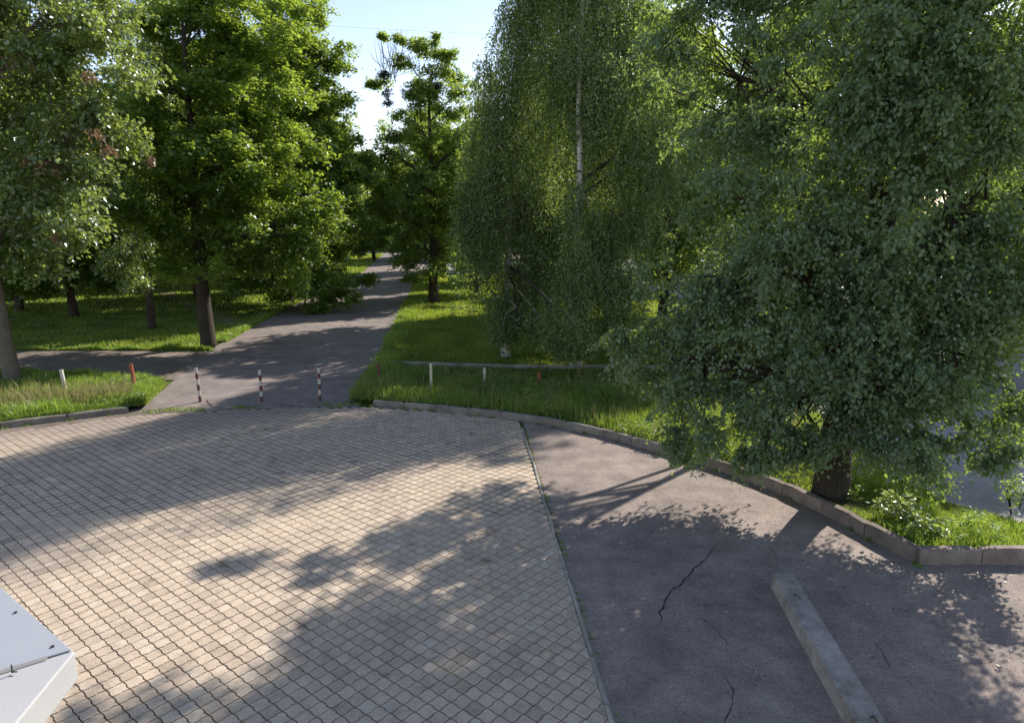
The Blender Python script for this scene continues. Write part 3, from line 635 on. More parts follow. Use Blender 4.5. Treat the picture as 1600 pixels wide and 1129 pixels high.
# ---- two weeping birches in the middle
def birch(base, H, r0, blobs, nstr, label, lean=(0, 0)):
    base = (base[0], base[1], -.04); root = thing('weeping_birch', base, label, 'tree', 'weeping birches on the lawn')
    cl = clumps_from_blobs(blobs, 4.2, .75, .3); Vs, Fs, Ts = [], [], []; V, Fc, T, tw = leaf_cloud(cl, 16, 10, .08, .06, .5, .8, .8, .3)
    Vs.append(V); Fs.append(Fc[0]); Ts.append(T); off = len(V)
    # hanging strands
    m = nstr; ci = rng.integers(0, len(cl), m); d = rng.normal(0, 1, (m, 3)); d /= np.linalg.norm(d, axis=1)[:, None]
    s0 = cl[ci, :3] + d * cl[ci, 3:4] * .8; ln = 1.2 + 3.2 * rng.random(m) ** 1.2; zmin = .7 + 1.2 * rng.random(m); ln = np.minimum(ln, np.maximum(.4, s0[:, 2] - zmin))
    sway = rng.normal(0, .15, (m, 2)); wv_ = rng.normal(0, .10, (m, 2)); wf_ = 2 + 4 * rng.random(m); per = 28; si = np.repeat(np.arange(m), per); n = len(si); t = rng.random(n)
    p = s0[si].copy(); p[:, 2] -= ln[si] * t; p[:, :2] += sway[si] * (ln[si] * t)[:, None] + d[si][:, :2] * .25 * np.sin(t * 1.6)[:, None]; p[:, :2] += wv_[si] * np.sin(t * wf_[si])[:, None]; p += rng.normal(0, .045, (n, 3))
    q = rng.normal(0, .5, (n, 3)); q[:, 2] = -.8 + rng.normal(0, .25, n); q /= np.linalg.norm(q, axis=1)[:, None]; s_ = np.cross(q, rng.normal(0, 1, (n, 3))); s_ /= np.linalg.norm(s_, axis=1)[:, None]
    Ln = (.065 + .035 * rng.random(n))[:, None]; Wn = Ln * .78; nn = np.cross(s_, q)
    V2 = np.stack([p, p + q * Ln * .4 - s_ * Wn * .5, p + q * Ln, p + q * Ln * .4 + s_ * Wn * .5], 1).reshape(-1, 3); k = np.arange(n)[:, None] * 4 + off
    Vs.append(V2); Fs.append(np.concatenate([k + np.array([0, 1, 2]), k + np.array([0, 2, 3])])); Ts.append(np.repeat(np.clip(.5 * rng.random(n) + .5 * rng.random(m)[si], 0, 1), 4))
    obj('crown', make_mesh('crown', np.concatenate(Vs) - np.array(base), [np.concatenate(Fs)], np.concatenate(Ts), [M_birch]), root)
    e_ = s0.copy(); e_[:, 2] -= ln; e_[:, :2] += sway * ln[:, None]; sw = np.c_[np.full((m, 1), .004), np.full((m, 1), .003), np.zeros((m, 1))]
    V3 = np.stack([s0 - sw, s0 + sw, e_], 1).reshape(-1, 3) - np.array(base); kk = np.arange(m)[:, None] * 3
    obj('twigs', make_mesh('twigs', V3, [kk + np.array([0, 1, 2])], None, [M_bark]), root, kind='stuff')
    wood(base, H, r0, cl, 9, M_birchbark, root, lean=lean, fork=.28)
    return root
bA = G(790, 556)
birch(bA, 17.5, .2, [AT(*q[:3]) + q[3:] for q in [(800, 330, 30, 1.5, 1.9), (770, 420, 30, .9, 1.0), (830, 440, 30, 1.3, 1.3), (790, 230, 30, 1.5, 2), (770, 130, 30, 1.0, 1.9), (850, 150, 30, 2.0, 2.3), (815, 40, 30, 1.2, 1.8), (870, -20, 30, 2.0, 2.5), (740, 260, 30, .5, 1.0), (850, -120, 30, 1.6, 2), (860, 330, 30, 1.5, 2), (750, 350, 30, .6, 1.0), (830, 490, 29.5, .9, .6), (800, 495, 29.2, .6, .5), (790, 508, 28.7, .55, .45), (905, 530, 25.6, .4, .35), (780, 470, 29, .5, .6), (850, 525, 28.6, .6, .4), (735, 300, 30, .7, 1.4), (725, 330, 30, .45, .8)]], 4800, 'tall weeping birch left of the pair with strands hanging almost to the lawn', (.6, 0))
bB = G(900, 572)
birch(bB, 18.5, .22, [AT(*q[:3]) + q[3:] for q in [(930, 380, 27.5, 1.4, 1.8), (900, 470, 27, 1.2, 1.0), (880, 540, 26.5, .45, .5), (950, 230, 28, 1.5, 2.2), (990, 140, 28.5, 1.0, 2), (930, 60, 28.5, 1.7, 2.4), (985, 300, 28, .9, 1.5), (980, 20, 29, 1.0, 2), (950, -100, 28.5, 2, 2.5), (985, 430, 27, .9, 1.0), (945, 90, 26.8, .8, 1.2), (920, 290, 26.3, .7, 1.6), (905, 400, 26, .7, 1.0), (900, 505, 26.0, .8, .5), (940, 480, 26.3, .7, .6), (875, 520, 26, .4, .4)]] + [(5.6, 27.5, 11.5, 1.6, 1.8), (5.4, 27, 8.8, 1.4, 1.6), (4.2, 28.5, 17.5, 1.8, 2)], 5600, 'weeping birch at the right of the pair with pale green hanging sprays', (.5, 0))

M_bright = leaf_mat('sunlit_young_leaf', (.07, .13, .03), (.19, .28, .06), (.66, .80, .12), .55, .06)
tree('young_tree', (7.4, 33.5), 11.5, .12, [AT(*q[:3]) + (q[3],) for q in [(1055, 225, 33, 1.3), (1020, 290, 33, 1.4), (1085, 320, 33, 1.3), (1000, 235, 33, 1.0), (1105, 400, 32, 1.1), (1095, 180, 34, .9), (1040, 380, 32.5, 1.1), (975, 330, 32.5, .8), (1000, 420, 31, .7)]], 3.4, .6, 16, 11, .13, .10, M_bright, M_bark, 'thin yellow green sunlit tree between the right birch and the huge drooping tree', nlimb=8, shell=.3, droop=.35, hang=.4, upn=.6)
# ---- left foreground tree with browned patches
b1 = G(20, 594)
blobs = [AT(*q[:3]) + q[3:] for q in [(60, 300, 24.5, 2.0, 1.4), (-20, 360, 24, 2, 1.2), (60, 390, 24.5, 1.3, .7), (120, 210, 24.5, 1.8, 1.5), (150, 100, 25, 1.6, 1.5), (40, 150, 24, 2.4, 2), (110, 340, 23.8, 1.0, .8), (70, 20, 24.5, 2.4, 2), (-80, 100, 25, 2.6, 3), (-80, 280, 25, 2.4, 2), (0, -100, 25, 3, 2.5), (150, 20, 26, 1.2, 1.0), (165, 240, 25, .8, .8)]] + [(-18.4, 27.5, 9, 3, 4)]
t1, cl1 = tree('broadleaf_tree', b1, 15, .27, blobs, 5.2, .8, 22, 12, .165, .12, M_chest, M_bark_pale, 'near left tree with pale trunk and brown withered leaf patches', nlimb=9, droop=.35, hang=.45, flat=.6, upn=.6, six=False, twig=.3, lean=(-.3, 0))
bp = np.array([AT(x_, y_, 22.9) + (r_,) for x_, y_, r_ in [(28, 92, .5), (142, 118, .25), (150, 205, .35), (170, 232, .35), (45, 248, .3), (75, 258, .4), (235, 250, .2), (85, 370, .3)]])
V, Fc, T, _ = leaf_cloud(bp, 8, 8, .12, .07, .4, .6, .7, .4)
obj('withered_leaves', make_mesh('withered_leaves', V - np.array([b1[0], b1[1], -.04]), Fc, T, [M_brown]), t1, label='patches of browned withered leaves in the crown', kind='stuff')

# ---- maple by the alley, left
b2 = G(326, 540)
blobs = [AT(*q[:3]) + q[3:] for q in [(330, 400, 32, 2.4, 1.1), (250, 330, 32, 2.0, 1.3), (400, 360, 32.5, 2.2, 1.5), (330, 250, 32, 2.6, 1.8), (430, 240, 34, 2.2, 1.8), (280, 160, 33, 2.4, 1.8), (390, 130, 34, 2.6, 2.0), (440, 420, 33, 1.4, .8), (310, 60, 34, 2.5, 2), (400, 20, 35, 2.6, 2), (230, 230, 33, 1.6, 1.4), (340, -60, 35, 2.5, 2), (350, 320, 34.5, 2.8, 2), (480, 330, 34, 1.5, 1.2)]]
tree('maple', b2, 17, .34, blobs, 6.4, .85, 22, 13, .18, .16, M_maple, M_bark, 'broad maple with dark thick trunk beside the left edge of the alley', nlimb=10, droop=.25, hang=.25, flat=.45, upn=.8, twig=.25)
tree('maple', G(452, 470), 18, .3, [AT(*q[:3]) + q[3:] for q in [(450, 400, 47, 2.2, 1.3), (515, 432, 47, 1.5, .7), (470, 452, 46, 1.3, .55), (560, 436, 48, .9, .4), (400, 415, 46, 1.9, .9), (430, 330, 48, 2.8, 1.8), (505, 310, 48, 2.6, 1.8), (560, 355, 49, 1.5, 1.0), (540, 250, 50, 2.4, 1.8), (470, 230, 49, 3.0, 2.2), (450, 130, 50, 3.0, 2.4), (500, 90, 50, 2.0, 1.6), (460, 20, 50, 2.4, 2.2), (370, 440, 45, 1.2, .5), (490, 478, 45.5, .8, .3), (520, 170, 51, 1.8, 1.6), (545, 458, 46.5, 1.0, .4), (505, 470, 46, 1.2, .4), (575, 440, 48, .8, .4)]], 5.6, .95, 22, 12, .21, .19, M_maple, M_bark, 'spreading maple whose lowest branches hang over the left edge of the alley', nlimb=9, droop=.25, hang=.25, flat=.4, upn=.8, fork=.14)
# ---- small tree with pale hanging branch
b3 = G(238, 512)
blobs = [AT(*q[:3]) + q[3:] for q in [(205, 370, 36, 1.7, 1.1), (175, 410, 35.5, 1.2, .7), (240, 350, 36, 1.4, 1.0), (160, 425, 35.3, .6, .35), (200, 270, 37, 2.4, 2), (180, 180, 38, 2.6, 2.2), (240, 120, 39, 2.8, 2.4), (220, 30, 40, 2.8, 2.4), (205, 425, 35.5, 1.0, .5)]]
tree('broadleaf_tree', b3, 15, .22, blobs, 4.8, .8, 20, 12, .16, .10, M_chest, M_bark, 'slender tree with a low silvery green branch between the two nearest left trunks', nlimb=7, droop=.45, hang=.5, flat=.5, upn=.6)

M_light = leaf_mat('light_maple_leaf', (.06, .12, .03), (.18, .27, .06), (.62, .78, .12), .52, .07)
# ---- centre maple right of the alley, with dark leafy balls high up
b4 = G(678, 471)
blobs = [AT(*q[:3]) + q[3:] for q in [(670, 385, 53, 3.0, 1.6), (650, 310, 54, 3.2, 2.0), (690, 300, 53, 3.0, 2.2), (640, 240, 54, 2.4, 1.8), (690, 210, 54, 2.6, 2.0), (650, 160, 54, 2.2, 1.6), (690, 130, 54, 2.2, 1.5), (660, 90, 54, 1.6, 1.2), (690, 75, 54, 1.2, .8), (600, 280, 54, 1.4, 1.2), (605, 130, 54, .9, .5), (585, 135, 54, .5, .3), (620, 60, 54, .6, .3), (595, 52, 54, .5, .25), (655, 60, 54, .8, .4), (680, 58, 54, .5, .4), (725, 185, 53, 1.2, 1.2), (730, 260, 53, 1.3, 1.5), (600, 330, 53, 1.5, 1.2), (590, 250, 54, 1.2, 1.0), (715, 110, 54, .8, .7), (735, 330, 52, 1.3, 1.3), (615, 95, 54, .6, .4), (620, 400, 53, 1.8, .8), (645, 425, 52.5, 1.3, .6), (610, 200, 54, 1.5, 1.0), (700, 420, 52, 1.6, .8)]]
t4, cl4 = tree('maple', b4, 18.5, .36, blobs, 4.6, .8, 20, 12, .19, .17, M_light, M_bark, 'tall thin-topped maple with dark leafy balls at the right edge of the alley', nlimb=12, droop=.25, hang=.25, flat=.45, upn=.8, fork=.2)
bp = np.array([AT(x_, y_, 52) + (r_,) for x_, y_, r_ in [(597, 120, .5), (603, 117, .35), (640, 143, .75), (613, 212, .75), (605, 146, .4), (685, 136, .3), (606, 160, .35)]])
V, Fc, T, _ = leaf_cloud(bp, 40, 10, .12, .06, 0, 0, 1, .1)
obj('mistletoe', make_mesh('mistletoe', V - np.array([b4[0], b4[1], -.04]), Fc, T, [M_dark]), t4, label='dark round leafy balls in the thin crown', kind='stuff')
# bare twigs at its top
q = Mesh()
for k in range(26):
    x_ = rng.choice([622, 618, 626, 600, 610]); s0 = np.array(AT(x_, 100 + rng.random() * 30, 54)); e0 = np.array(AT(x_ + rng.normal(-4, 16), 38 + rng.random() * 50, 54)) + np.array([0, rng.normal(0, .8), 0])
    q.tube(np.array([s0, (s0 + e0) / 2 + rng.normal(0, .12, 3), e0]) - np.array([b4[0], b4[1], -.04]), np.array([.03, .018, .006]), 4, cap=False)
obj('bare_twigs', q.build('bare_twigs', M_bark), t4, kind='stuff')

# ---- further trees: three masters, copied
def generic(name, H, r, zb, mat, n_, L, bark, W=None, rc=1.0):
    bl = []; zc = (H + zb) / 2; k = 10
    for i in range(k):
        z = zb + (H - zb) * (i + .5) / k; rr = r * math.sin(math.pi * min(.93, (i + 1.6) / (k + 1.6))) ** .6; a_ = rng.random() * 6.28; o_ = rr * .55
        bl.append((math.cos(a_) * o_, math.sin(a_) * o_, z, rr * .62, (H - zb) / k * 1.2)); bl.append((-math.cos(a_) * o_, -math.sin(a_) * o_, z + .4, rr * .62, (H - zb) / k * 1.2))
    root, cl = tree(name, (0, 0), H * .95, .26, bl, n_, rc, 16, 11, L, W or L * .85, mat, bark, 'x', None, nlimb=6, droop=.3, hang=.3, flat=.5, upn=.75, sub=False)
    root.location = (0, 0, 0)
    return root
masters = [generic('park_tree', 17, 4.3, 2.8, M_far, 3.8, .27, M_bark), generic('park_tree', 20, 5.2, 3.4, M_maple, 3.3, .28, M_bark), generic('park_tree', 14, 4.4, 2.0, M_far, 3.6, .27, M_bark)]
used = [False] * 3
GA = 'park trees beyond the alley'
def place(mi, xy, sc, label, rz=None, group=GA):
    o = masters[mi] if not used[mi] else copy_tree(masters[mi]); used[mi] = True
    o.location = (xy[0], xy[1], -.04); o.rotation_euler = (0, 0, rng.random() * 6.28 if rz is None else rz); s_ = sc; o.scale = (s_, s_, s_ * (1 + rng.normal(0, .04)))
    o['label'] = label; o['category'] = 'tree'; o['group'] = group; return o
spec = [
 (0, (-17.4, 53.0), 1.0, 'second tree of the left alley row, behind the spreading maple'),
 (1, (-20.2, 62.0), 1.05, 'tall tree of the left alley row whose crown edge stands against the sky'),
 (0, (-20.3, 76.0), .95, 'slender tree far along the left alley edge before the sunlit grass'),
 (2, (-24.0, 92.0), 1.05, 'farthest tree of the left alley row'),
 (0, (-7.6, 78.5), .95, 'tree standing directly behind the thin-topped maple'),
 (2, (-3.4, 72.0), .9, 'low bushy tree between the thin-topped maple and the birches'),
 (2, (-27.5, 44.0), 1.0, 'dark tree with thin trunk in the shaded lawn left of the footpath'),
 (1, (-33.0, 47.0), 1.0, 'tree with twin looking dark trunk behind the shaded left lawn'),
 (0, (-25.0, 56.0), 1.1, 'tree behind the footpath in the left wood'),
 (1, (-38.5, 54.0), 1.1, 'left wood tree showing under the near left crown'),
 (0, (-28.5, 37.5), 1.0, 'tree just behind the pale trunk at the left edge'),
 (0, (9.3, 43.5), 1.0, 'yellow green sunlit tree rising right of the birches'),
 (2, (13.0, 33.0), .62, 'small sunlit tree glimpsed between birch and the huge drooping tree'),
 (0, (17.2, 25.0), .62, 'bright sunlit tree at the right edge behind the huge drooping tree'),
 (2, (2.6, 45.5), 1.1, 'tall tree added out of sight behind the two birches to shade the alley'),  # unseen tree, added so its crown throws shade across the alley
 (0, (-3.0, 60.0), .85, 'tree showing between the thin-topped maple and the left birch'),
 (2, (-23.5, 121.0), 1.2, 'round tree closing the view at the far left end of the alley'),
 (1, (-15.5, 128.0), 1.15, 'tall far tree seen straight above the end of the alley'),
 (0, (-8.5, 121.0), 1.1, 'far tree just left of the thin-topped maple, beyond the road'),
 (1, (-4.0, 95.0), .95, 'hazy tree far off between maple and birch'),
]
for mi, xy, sc, lb in spec: place(mi, xy, sc, lb)
deep = [(-34, 66), (-44, 64), (-50, 52), (-30, 74), (-38, 80), (-48, 78), (-58, 66), (-27, 84), (-34, 95), (-46, 98), (-60, 88), (-28, 108), (-43, 45)]
for k, xy in enumerate(deep): place(k % 2, xy, 1.05 + .1 * rng.random(), 'tall tree deep in the dark wood behind the left lawn', group='trees of the deep left wood')
rightb = [(20, 44), (24, 56), (14, 70), (26, 76), (28, 34), (8, 132), (-2, 135), (-12, 140), (18, 120), (30, 100), (22, 88)]
for k, xy in enumerate(rightb): place((k + 1) % 3, xy, .95 + .12 * rng.random(), 'tree beyond the side road, mostly hidden by the right-hand crowns', group='trees beyond the side road')
# far wood closing the view
fb = []
for k in range(70):
    x_ = -120 + 240 * rng.random(); y_ = 165 + 30 * rng.random() if x_ > -70 else 110 + 60 * rng.random(); fb.append((x_, y_, 4 + 2 * rng.random(), 6 + 3 * rng.random(), 5 + 3.5 * rng.random()))
cl = clumps_from_blobs(fb, .32, 2.4, .5); V, Fc, T, _ = leaf_cloud(cl, 10, 7, .9, .75, .3, .3, .6, .7)
obj('distant_wood', make_mesh('distant_wood', V, Fc, T, [M_far]), label='distant belt of trees closing the end of the alley', cat='wood', kind='stuff')

# ---- bushes
def bush(name, blobs, mat, label, cat='bush', n_=6, rc=.4, twigs=16, leaves=9, L=.1, W=.06, hang=.2, upn=.5, group=None):
    b0 = np.array([blobs[0][0], blobs[0][1], 0.0]); root = thing(name, tuple(b0), label, cat, group)
    cl = clumps_from_blobs(blobs, n_, rc, .3); cl[:, 2] = np.maximum(cl[:, 2], .1); V, Fc, T, tw = leaf_cloud(cl, twigs, leaves, L, W, .2, hang, .8, upn)
    V[:, 2] = np.maximum(V[:, 2], .0)
    obj('foliage', make_mesh('foliage', V - b0, Fc, T, [mat]), root)
    q = Mesh()
    for k in range(min(12, len(cl))):
        c = cl[rng.integers(0, len(cl)), :3] - b0; q.tube(np.array([[c[0] * .3, c[1] * .3, 0], c * .6 + rng.normal(0, .05, 3), c]), np.array([.014, .01, .005]), 5)
    obj('stems', q.build('stems', M_bark), root)
def gp(x, y, z, r, rz=None):
    p = G(x, y, z); return (p[0], p[1], z, r, rz or r)
bush('shrub', [gp(1390, 790, .35, .38, .3), gp(1430, 810, .3, .35, .22), gp(1470, 820, .35, .4, .25)], M_chest, 'leafy low shrub behind the corner of the high kerb', L=.11, W=.07)
bush('shrub', [gp(1535, 815, .35, .4, .28), gp(1500, 830, .25, .3, .2)], M_birch, 'yellowish low shrub between the corner shrub and the right edge', L=.09, W=.03)
bush('shrub', [gp(1590, 760, .6, .3, .3), gp(1610, 700, .9, .35, .35)], M_birch, 'sunlit bush growing at the right edge of the picture beside the road', L=.08, W=.05)
bush('shrub', [gp(1215, 720, .35, .3, .25), gp(1180, 705, .3, .3, .2)], M_birch, 'light green sapling in the grass under the huge drooping tree', L=.09, W=.04)
bush('shrub', [gp(1330, 770, .25, .2, .2)], M_maple, 'small bright weed bush just right of the huge tree trunk', L=.06, W=.03, n_=20)
bush('shrub', [gp(205, 592, .3, .35, .3), gp(180, 600, .3, .4, .25), gp(165, 606, .2, .4, .2)], M_maple, 'clump of tall leafy weeds left of the faded red post', 'weeds', L=.1, W=.04)
bush('shrub', [(-27.5, 118, 2.0, 3.2, 2.2), (-30, 121, 2.2, 3.2, 2.4)], M_maple, 'round bright green bush at the far end of the alley', L=.35, W=.3, rc=1.0, n_=3)
# low branch brushwork beside the alley (sprouts round the trunks of the row)
bush('shrub', [AT(*q_[:3]) + q_[3:] for q_ in [(455, 460, 48, 1.6, .7), (400, 440, 46, 1.6, .8), (500, 475, 49, 1.3, .55), (520, 450, 52, 1.5, .7)]], M_maple, 'low maple sprouts leaning over the left edge of the alley', L=.18, W=.16, rc=.7, n_=6, upn=.8)

# leafy weeds mixed into the tall grass
def weeds(name, front, back, n, u0, u1, zf, label, L=.075):
    u = u0 + (u1 - u0) * rng.random(n); v = rng.random(n) * .9; xy = interp(front, u) * (1 - v)[:, None] + interp(back, u) * v[:, None]; k = vnoise(xy, .9, 31) > .42; xy = xy[k]; v = v[k]
    cl = np.c_[xy, zf * (1 - v) + (.16 + .14 * rng.random(len(xy))) * (1 - .7 * v), .08 + .10 * rng.random(len(xy))]
    V, Fc, T, _ = leaf_cloud(cl, 6, 6, L, L * .5, .2, .1, 1.0, .6, tintbias=-.05); obj(name, make_mesh(name, V, Fc, T, [M_grass]), label=label, kind='stuff', cat='weeds')
weeds('leafy_weeds', bed_front, bed_back, 1500, 0, .62, .15, 'leafy weeds among the tall grass behind the curved kerb')
weeds('leafy_weeds', left_front, left_back, 500, .3, 1, .12, 'leafy weeds among the grass behind the left kerb')
# fallen leaves and bits on the asphalt
n = 3000; c = np.c_[rng.normal(6.2, 2.4, n), rng.normal(10.6, 2.0, n)]; ok = (c[:, 0] > 1.4) & (c[:, 1] > 5) & ((c[:, 1] < 10.6) | ((c[:, 0] < 6.0) & (c[:, 1] < 13.2))) & (c[:, 0] < 13); c = c[ok]
n2 = 260; c2 = np.c_[rng.uniform(-13, 6, n2), rng.uniform(6.5, 19, n2)]; c2 = c2[c2[:, 1] < 19 - np.abs(c2[:, 0]) * .0 - np.maximum(0, c2[:, 0]) * 1.2]; c = np.concatenate([c, c2]); n = len(c)
th = rng.random(n) * 6.28; s_ = (.008 + .022 * rng.random(n) ** 2)[:, None]; ax_ = np.c_[np.cos(th), np.sin(th)]; ay_ = np.c_[-np.sin(th), np.cos(th)]
z = lambda k: np.full((n, 1), k) + rng.random((n, 1)) * .012
V = np.stack([np.c_[c - ax_ * s_, z(.005)], np.c_[c + ay_ * s_ * .55, z(.008)], np.c_[c + ax_ * s_, z(.006)], np.c_[c - ay_ * s_ * .55, z(.008)]], 1).reshape(-1, 3); k = np.arange(n)[:, None] * 4
obj('fallen_leaves', make_mesh('fallen_leaves', V, [k + np.array([0, 1, 2, 3])], np.repeat(rng.random(n), 4), [M_litter]), label='dry fallen leaves and crumbs scattered over the forecourt', cat='leaf litter', kind='stuff')

# ------------------------------------------------------------------ posts
def post(px, base_y, top_y, width, bands, label, tiltx=0, cap=True, square=False, name='post'):
    g = G(px, base_y); fw = g[1] * math.cos(PITCH) + HC * math.sin(PITCH)
    H = AT(px, top_y, g[1])[2]; root = thing(name, (g[0], g[1], 0), label, 'post', 'posts across the alley and the lawn')
    r = width / 2; z = -.1; n = len(bands); sides = 4 if square else 12
    body = Mesh(); top = H
    if square: body.box((0, 0, (top - .1) / 2), (width * .86, width * .6, top + .1))
    else: body.tube(np.array([[0, 0, -.1], [0, 0, top * .5], [0, 0, top]]), r * .9, sides)
    obj('shaft', body.build('shaft', bands[0] if n == 1 else M_white, False), root)
    if n > 1:
        for k, m_ in enumerate(bands):
            z0 = top * (k / n) + (.0 if k else -.05); z1 = top * (k + 1) / n - .002; q = Mesh(); q.tube(np.array([[0, 0, z0], [0, 0, z1]]), r, sides, cap=False)
            obj('painted_band', q.build('painted_band', m_), root)
    if cap:
        q = Mesh()
        if square: q.box((0, 0, top + .008), (width * .95, width * .7, .015))
        else: q.tube(np.array([[0, 0, top - .01], [0, 0, top + .03]]), r * .75, 8)
        obj('cap', q.build('cap', M_black if n > 1 else bands[0]), root)
    root.rotation_euler = (0, tiltx, 0)
stripes = [M_red, M_white, M_red, M_white, M_red, M_white]
post(105, 622, 578, .11, [M_white], 'plain white post in the left grass strip', -.09, square=True)
post(213, 617, 569, .12, [M_orange], 'faded red post at the end of the left grass strip', -.08, square=True)
post(313, 627, 574, .09, stripes, 'red and white striped post nearest the left grass strip', -.05)
post(409, 627, 577, .09, stripes, 'middle red and white striped post standing across the alley mouth', 0)
post(500, 625, 574, .09, stripes, 'red and white striped post nearest the right grass bed', .01)
post(593, 603, 568, .10, [M_red], 'dark red post at the corner of the right grass bed', 0, square=True)
post(674, 612, 568, .10, [M_cream], 'cream post, taller of the two pale posts in the right grass bed', 0, square=True)
post(757, 603, 575, .10, [M_white], 'whitish post, shorter of the two pale posts in the right grass bed', 0, square=True)
post(842, 606, 582, .11, [M_orange], 'short rust red post just left of the birch strands', 0, square=True)

# ------------------------------------------------------------------ concrete beam lying on the asphalt
zt = .22
A = np.array(G(1205, 896, zt)); B = np.array(G(1243, 896, zt)); Cc = np.array(G(1341, 1129, zt)); D = np.array(G(1384, 1129, zt))
c0 = (A + B) / 2; c1 = (Cc + D) / 2; dirb = (c1 - c0) / np.linalg.norm(c1 - c0); c1 = c0 + dirb * 5.4; rz = math.atan2(dirb[1], dirb[0])
root = thing('concrete_beam', (c0[0], c0[1], 0), 'long worn concrete beam lying on the asphalt near the lower right corner', 'beam', rz=rz)
L_ = 5.4; w = .32; nx = 60; prof = [(-w / 2 - .02, -.01), (-w / 2, zt - .012), (-w / 2 + .01, zt), (-w * .17, zt), (w * .17, zt), (w / 2 - .01, zt), (w / 2, zt - .012), (w / 2 + .02, -.01)]
V = []; fs = []; off = 0
for i in range(nx + 1):
    x_ = L_ * i / nx; off = off * .6 + rng.normal(0, .0015)
    for k, (y_, z_) in enumerate(prof):
        ch = abs(rng.normal(0, .0035)) if k in (1, 2, 5, 6) else abs(rng.normal(0, .002))
        if rng.random() < .10 and k in (2, 5): ch += .03 * rng.random()
        if abs(x_ - 3.75) < .05 and k in (1, 2, 3): ch += .018
        V.append((x_ + (rng.normal(0, .006) if i in (0, nx) else 0), y_ * (1 - ch * .8) + off, z_ - (ch if k not in (0, 7) else 0)))
m = len(prof)
for i in range(nx):
    for k in range(m - 1): fs.append((i * m + k + 1, i * m + k, (i + 1) * m + k, (i + 1) * m + k + 1))
fs.append(tuple(range(m))); fs.append(tuple(nx * m + k for k in range(m)))
q = Mesh(); q.add(np.array(V), fs, .8); obj('beam_body', q.build('beam_body', M_beam), root)
q = Mesh()
for x_, y_ in [(.72, -.01), (.76, .04)]:      # rusty lifting loop
    pass
lp = np.array([[.68, -.03, zt - .01], [.67, -.03, zt + .02], [.72, -.0, zt + .03], [.77, .02, zt + .02], [.78, .02, zt - .01]])
q.tube(lp, .008, 6); obj('lifting_loop', q.build('lifting_loop', M_seam if False else paint_mat('rusty_iron', (.06, .035, .025), .9)), root)
q = Mesh(); q.tube(np.array([[3.25, .02, zt - .01], [3.28, .05, zt + .025], [3.36, .06, zt + .02], [3.40, .03, zt - .01]]), .009, 6); obj('lifting_loop', q.build('lifting_loop', bpy.data.materials['rusty_iron']), root)

# ------------------------------------------------------------------ entrance canopy roof, lower left
ZC = 3.3
p_c = np.array(G(117, 1017, ZC)); p_f = np.array(G(-60, 866, ZC)); p_n = np.array(G(25, 1129, ZC)); p_s = np.array(G(0, 1052, ZC))
dfar = (p_f - p_c) / np.linalg.norm(p_f - p_c); dnear = (p_n - p_c) / np.linalg.norm(p_n - p_c); dse = (p_s - p_c) / np.linalg.norm(p_s - p_c)
root = thing('entrance_canopy', (p_c[0], p_c[1], 0), 'white entrance canopy roof corner with grey sheet metal top at the lower left', 'canopy')
O2 = np.array([p_c[0], p_c[1]]); rel = lambda p: np.array(p) - O2
P = [np.zeros(2), dfar * 3.2, dfar * 3.2 + np.array([-2.5, 0]), np.array([-4.5, -3.6]), dnear * 3.4]
def slab(pts, z0, z1, name, mat, bev=.0):
    n = len(pts); V = [(p[0], p[1], z1) for p in pts] + [(p[0], p[1], z0) for p in pts]
    fs = [tuple(range(n)), tuple(range(2 * n - 1, n - 1, -1))] + [(i, i + n, (i + 1) % n + n, (i + 1) % n) for i in range(n)]
    q = Mesh(); q.add(np.array(V, float), fs)
    me = q.build(name, mat); o = obj(name, me, root)
    if bev: b = o.modifiers.new('bevel', 'BEVEL'); b.width = bev; b.segments = 2
    return o
TH = .165
slab(P, ZC - TH, ZC, 'canopy_slab', M_stucco, .008)
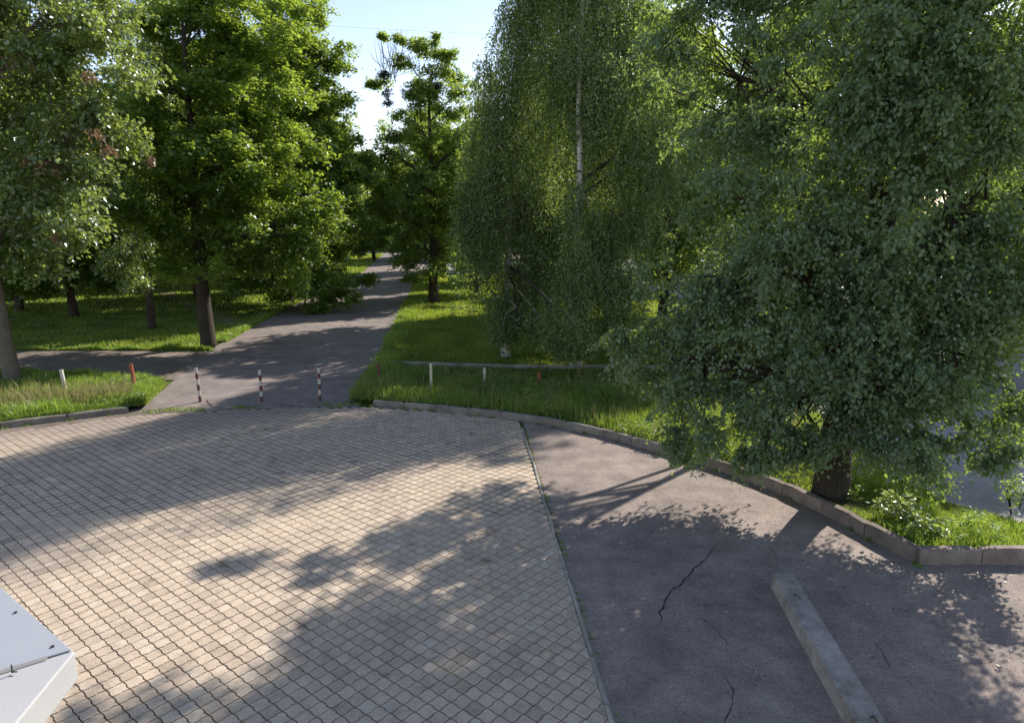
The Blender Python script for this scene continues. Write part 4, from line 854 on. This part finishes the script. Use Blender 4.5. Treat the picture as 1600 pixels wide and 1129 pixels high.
sh = [dfar * .01 + dse * .012, dfar * 3.2 + np.array([.02, .0]), dfar * 3.2 + np.array([-2.4, 0]), dse * 4.5]
sh = [np.array(p) for p in sh]
slab(sh, ZC + .003, ZC + .012, 'roof_sheet', M_sheet, .003)
q = Mesh(); nx = 30; V = []
sn = np.array([-dse[1], dse[0]]); sn = sn if sn[1] < 0 else -sn
for i in range(nx + 1):
    p = dse * (.12 + i * .045); w1 = .006 + .012 * min(1, i / 8) * (.6 + .5 * rng.random())
    V += [(*(p - sn * .01), ZC + .0145), (*(p + sn * w1), ZC + .004)]
q.add(np.array(V), [(2 * i, 2 * i + 1, 2 * i + 3, 2 * i + 2) for i in range(nx)]); obj('sealant_seam', q.build('sealant_seam', M_seam), root)
for x_, y_ in [(24, 955), (82, 1008)]:
    g = rel(G(x_, y_, ZC + .02)); q = Mesh(); q.tube(np.array([[g[0], g[1], ZC + .008], [g[0], g[1], ZC + .020]]), .009, 8); o = obj('screw', q.build('screw', M_screw), root)
g = rel(G(19, 1047, ZC + .02)); q = Mesh(); q.box((g[0], g[1], ZC + .03), (.005, .006, .045)); q.box((g[0] + .012, g[1], ZC + .014), (.025, .006, .005)); obj('metal_clip', q.build('metal_clip', M_screw), root)
for k, (x_, y_) in enumerate([(-.6, -.35), (-.6, -2.6)]):
    q = Mesh(); q.tube(np.array([[x_, y_, -.02], [x_, y_, ZC - TH - .002]]), .09, 16); obj('support_column', q.build('support_column', M_stucco, True), root)

# ------------------------------------------------------------------ thin overhead wires
M_wire = render_mat('wire', (.3, .3, .3))
for (a_, b_, lb) in [((-200, -30, 60), (980, 60, 60), 'upper thin overhead wire crossing the sky gap'), ((-200, 20, 62), (980, 135, 62), 'lower thin overhead wire crossing the sky gap')]:
    A = np.array(AT(*a_)); B = np.array(AT(*b_)); t = np.linspace(0, 1, 24)[:, None]; P = A * (1 - t) + B * t; P[:, 2] -= (4 * t * (1 - t)).ravel() * .8
    root = thing('overhead_wire', tuple(A), lb, 'wire', 'overhead wires'); q = Mesh(); q.tube(P - A, .006, 4, cap=False); obj('cable', q.build('cable', M_wire), root)
